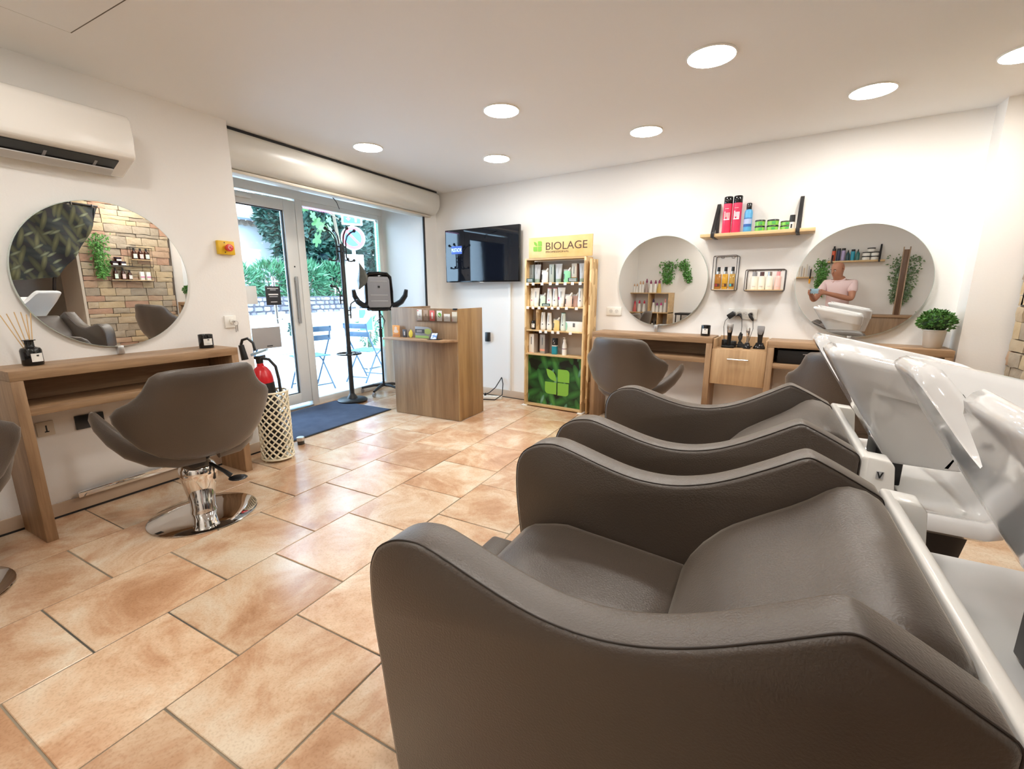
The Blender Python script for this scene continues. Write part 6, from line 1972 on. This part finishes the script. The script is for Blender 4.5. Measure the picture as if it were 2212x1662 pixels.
for x, z, nm in ((.20, .2125, 'dark jar at the end of the rack\'s middle shelf'), (.10, .2125, 'dark jar in the middle of the rack\'s middle shelf'), (.15, .2705, 'dark jar stacked on top of two others in the rack')):
    t = thing('dark_jar', nm, 'jar', (1.495 - .048, 3.49 - x, 1.17 + z), rad(-90), 'dark jars in the stone wall rack')
    MB().lathe([(0, 0), (.040, 0), (.042, .034), (0, .034)], 18).done('glass', AMB, t)
    MB().lathe([(0, .0345), (.043, .0345), (.043, .057), (0, .057)], 18).done('lid', tint('plum black lid', (0.03, 0.015, 0.03), .4), t)
    MB().box(-.028, -.0435, .006, .028, -.036, .028).done('label', PAPER, t, smooth=0)
g = thing('hanging_plant', 'bright green trailing plant on the stone wall beside the wire rack', 'plant', (1.495, 3.13, 1.80), rad(-90))
hanging(g, .20, .12, .58, 750, LEAFV, 71, .010, .04, 1.0, -.08)

# leafy curtain tied back across the opening
cu = thing('leafy_curtain', 'dark leaf-printed curtain tied back on a black rail, seen in the oak console mirror', 'curtain', (1.42, 2.33, -0.22), 0)
top = [(y, 2.355) for y in [3.02 - 2.0 * i / 40 for i in range(41)]]
mb = MB()
grid = []
for i in range(41):
    f = i / 40
    y0 = 3.02 - 2.0 * f - 2.2
    # hem line: sweeps from the outer top edge down to the tie and then level
    hy = 3.02 - 2.2 + (2.50 - 3.02) * min(1, f / .45) if f < .45 else 2.50 - 2.2 - (f - .45) / .55 * 0.95
    hz = 2.355 - 0.93 * (min(1, f / .45) ** .62) if f < .45 else 1.425 - .05 * sin(pi * (f - .45) / .55)
    row = []
    for j in range(25):
        v = j / 24
        bow = .10 * sin(pi * v) * (1 - f) * .6
        y = y0 + (hy - y0) * v + bow * (.6 if f < .45 else 0)
        z = 2.355 + (hz - 2.355) * v
        x = .03 * sin(f * 34 + v * 2.0) * (.5 + .5 * v) - .05 * v * (1 - abs(f - .45))
        row.append(mb.bm.verts.new((x, y, z)))
    grid.append(row)
for a, b in zip(grid, grid[1:]):
    for j in range(24):
        mb.bm.faces.new((a[j], a[j + 1], b[j + 1], b[j]))
mb.done('cloth', leaf_print('jungle curtain print', (0.018, 0.016, 0.018), [((0.030, 0.036, 0.034), (0.012, 0.016, 0.016), 15, .30, .46), ((0.075, 0.075, 0.035), (0.03, 0.03, 0.018), 62, .22, .36), ((0.13, 0.13, 0.062), (0.04, 0.04, 0.022), 105, .20, .30), ((0.18, 0.19, 0.12), (0.05, 0.06, 0.035), 150, .24, .18)], 11.0, .85), cu, smooth=180)
MB().tube([(0, 0.86, 2.375), (0, -1.25, 2.375)], .012, 8).done('rail', BLACKM, cu)
for q in range(9):
    y = .80 - q * .22
    MB().tube([(.022 * cos(a), y, 2.370 + .022 * sin(a)) for a in [2 * pi * s / 14 for s in range(14)]], .005, 5, closed=True).done('ring', mat('grey curtain ring', (0.42, 0.42, 0.42), .35, .8), cu)
MB().tube([(0.0, .30, 1.44), (.04, .30, 1.40), (.10, .30, 1.25)], .018, 7).done('tie_back', BLACKM, cu)
rc2 = thing('red_cabinet', 'dark red cabinet in the storage room behind the leafy curtain', 'cabinet', (2.55, 2.05, 0), 0)
MB().box(-.15, -.75, 0, .35, .40, 1.42).done('body', mat('dark red lacquer', (0.22, 0.02, 0.015), .4), rc2, .004)
for y in (-.38, .02):
    MB().box(-.158, y, .05, -.151, y + .02, 1.40).done('door_strip', STEEL, rc2)
MB().box(-.158, -.7, 1.18, -.151, .38, 1.19).done('door_strip', STEEL, rc2)

# ------------------------------------------------------------ the man taking the photograph (seen in the mirror above the basins)
man = thing('person', 'bald man in a pale pink polo shirt holding up a pale blue phone', 'person', (0.29, -0.40, 0), 0)
SKIN = mat('tanned skin', (0.42, 0.19, 0.115), 0.5, vary=(9, (0.48, 0.225, 0.14), .6))
POLO = mat('pale pink polo', (0.78, 0.60, 0.60), .8, bump=(160, .2))
NAVY = mat('dark blue trousers', (0.04, 0.05, 0.085), .85)
def skinned(name, verts, edges, radii, m, parent, sub=2, root=0):
    me = bpy.data.meshes.new(name)
    me.from_pydata([tuple(v) for v in verts], edges, [])
    o = obj(name, me, m, parent)
    md = o.modifiers.new('skin', 'SKIN')
    md.use_smooth_shade = True
    for i, r in enumerate(radii):
        sv = me.skin_vertices[0].data[i]
        sv.radius = r if isinstance(r, tuple) else (r, r)
        sv.use_root = (i == root)
    ss = o.modifiers.new('subsurf', 'SUBSURF')
    ss.levels = sub
    ss.render_levels = sub
    return o
off = Vector((0.29, -0.40, 0))
fw = Vector((-0.30, 0.954, 0)).normalized()     # way the chest faces
rt_ = Vector((0.954, 0.30, 0)).normalized()     # his right-hand side seen from behind the camera
Cc = Vector((0, 0, 1.25))
cr_ = Vector((0.8849, 0.4658, 0))
cf_ = Vector((-0.456, 0.8665, -0.204))
ph_c = Cc - cf_ * 0.018
hl = ph_c - cr_ * 0.093 - cf_ * 0.03 + Vector((0, 0, -.02))
hr = ph_c + cr_ * 0.093 - cf_ * 0.03 + Vector((0, 0, -.02))
def bp(r_side, fwd, z):
    return off + rt_ * r_side + fw * fwd + Vector((0, 0, z)) - off
V, E, Rr = [], [], []
def av(p, r, prev=None):
    V.append(Vector(p))
    Rr.append(r)
    if prev is not None:
        E.append((prev, len(V) - 1))
    return len(V) - 1
pel = av(bp(0, 0, .93), (.150, .115))
wst = av(bp(0, .0, 1.06), (.145, .11), pel)
chs = av(bp(0, .01, 1.24), (.160, .115), wst)
ush = av(bp(0, .015, 1.36), (.135, .085), chs)
nk1 = av(bp(0, .03, 1.42), (.064, .062), ush)
nk2 = av(bp(-.01, .060, 1.46), (.060, .062), nk1)
hd1 = av(bp(-.015, .095, 1.515), (.078, .090), nk2)
hd2 = av(bp(-.02, .100, 1.585), (.092, .106), hd1)
hd3 = av(bp(-.02, .090, 1.650), (.090, .102), hd2)
hd4 = av(bp(-.02, .076, 1.695), (.062, .072), hd3)
def arm(s, hand, elbow):
    sh = av(bp(s * .185, .01, 1.37), .062, ush)
    el = av(elbow, .044, sh)
    wr_dir = (hand - elbow)
    mid = av(elbow + wr_dir * .45, .042, el)
    wr = av(hand - wr_dir.normalized() * .045, .029, mid)
    pm = av(hand, (.034, .026), wr)
    return pm
hl_l, hr_l = hl - off, hr - off
el_l = Vector((-.01, -.20, 1.10)) - off
el_r = Vector((.475, -.22, 1.13)) - off
pl_ = arm(-1, hl_l, el_l)
pr_ = arm(1, hr_l, el_r)
for hand, pm, s in ((hl_l, pl_, -1), (hr_l, pr_, 1)):
    inn = -s * cr_
    upv = Vector((0, 0, 1))
    # four fingers along the phone's far face, thumb on the near face
    for k in range(4):
        base = hand + upv * (.036 - .020 * k) + cf_ * .012
        L_ = (.030, .034, .032, .026)[k]
        a = av(base + cf_ * .012 - inn * .006, .0095, pm)
        b = av(base + cf_ * .024 + inn * (.012), .0088, a)
        c = av(base + cf_ * .026 + inn * (.012 + L_ * .6), .0080, b)
    th = av(hand + upv * .030 - cf_ * .012 + inn * .012, .0115, pm)
    av(hand + upv * .036 - cf_ * .006 + inn * .034, .0095, th)
# legs
for s in (-1, 1):
    hp_ = av(bp(s * .09, 0, .86), .095, pel)
    kn = av(bp(s * .11, .02, .50), .060, hp_)
    an = av(bp(s * .12, -.01, .10), .040, kn)
    av(bp(s * .13, .11, .045), (.036, .04), an)
skinned('body', V, E, Rr, SKIN, man, 2, pel)
# clothes: their own shells over the body
V, E, Rr = [], [], []
a0 = av(bp(0, 0, .90), (.168, .132))
a1 = av(bp(0, 0, 1.06), (.165, .130), a0)
a2 = av(bp(0, .01, 1.24), (.178, .132), a1)
a3 = av(bp(0, .015, 1.355), (.150, .098), a2)
a4 = av(bp(0, .025, 1.415), (.078, .076), a3)
for s, el in ((-1, el_l), (1, el_r)):
    sh = bp(s * .185, .01, 1.37)
    q = av(sh, .078, a3)
    av(sh + (el - sh) * .62, .066, q)
skinned('polo_shirt', V, E, Rr, POLO, man, 2, a0)
MB().tube([(bp(0, .03, 1.44) + rt_ * .075 * cos(a) + fw * (.070 * sin(a)) + Vector((0, 0, -.035 * max(0, sin(a))))) for a in [2 * pi * q / 20 for q in range(20)]], .014, 8, closed=True).done('collar', POLO, man)
V, E, Rr = [], [], []
b0 = av(bp(0, 0, .93), (.158, .124))
for s in (-1, 1):
    h_ = av(bp(s * .09, 0, .84), .106, b0)
    k_ = av(bp(s * .11, .02, .50), .074, h_)
    av(bp(s * .12, -.01, .09), .062, k_)
skinned('trousers', V, E, Rr, NAVY, man, 2, b0)
for s in (-1, 1):
    V, E, Rr = [], [], []
    c0 = av(bp(s * .12, -.03, .042), (.045, .042))
    c1_ = av(bp(s * .125, .06, .04), (.048, .040), c0)
    av(bp(s * .135, .15, .032), (.044, .030), c1_)
    skinned('shoe', V, E, Rr, BLACK, man, 2, c0)
# face looks down at the phone
hc = bp(-.02, .100, 1.585)
gz = (ph_c - off - hc)
gz = Vector((gz.x, gz.y, gz.z * .55)).normalized()
gs = gz.cross(Vector((0, 0, 1))).normalized()
gu = gs.cross(gz).normalized()
def fp(a, b, c):
    return hc + (gs * a + gu * b + gz * c) * 1.14
V, E, Rr = [], [], []
n0 = av(fp(0, .018, .070), .010)
n1 = av(fp(0, -.006, .092), .012, n0)
av(fp(0, -.022, .094), .015, n1)
skinned('nose', V, E, Rr, SKIN, man, 2, 0)
WEYE = mat('eye white', (0.8, 0.78, 0.74), .3)
for s in (-1, 1):
    e = MB().sphere(fp(s * .030, .012, .070), .0085, 12).done('eye', WEYE, man)
    MB().sphere(fp(s * .030, .010, .0765), .0050, 10).done('iris', mat('brown iris', (0.04, 0.02, 0.012), .2), e)
    MB().tube([fp(s * .014, .030, .078), fp(s * .030, .036, .078), fp(s * .046, .028, .068)], [.003, .0045, .003], 6).done('eyebrow', mat('dark brow hair', (0.05, 0.035, 0.03), .8), man)
    MB().tube([fp(s * .078, .022, .0), fp(s * .086, .030, -.008), fp(s * .088, .012, -.016), fp(s * .084, -.012, -.008), fp(s * .078, -.022, .0)], [.006, .009, .009, .008, .006], 8).done('ear', SKIN, man)
MB().tube([fp(-.024, -.050, .072), fp(-.010, -.047, .082), fp(0, -.048, .084), fp(.010, -.047, .082), fp(.024, -.050, .072)], [.003, .005, .0055, .005, .003], 8).done('mouth', mat('lip', (0.36, 0.13, 0.10), .5), man)
phn = thing('phone', 'pale blue phone held level in both hands of the bald man', 'phone', ph_c, 0)
phn.rotation_euler = cam.rotation_euler
MB().box(-.080, -.038, -.004, .080, .038, .004).done('phone_body', mat('pale blue phone back', (0.36, 0.55, 0.68), .15), phn, .003)
MB().box(-.074, -.034, .0042, .074, .034, .0050).done('display', BLACKGLOSS, phn)
MB().box(-.066, .008, -.0062, -.050, .030, -.0041).done('camera_bump', BLACK, phn, .001)
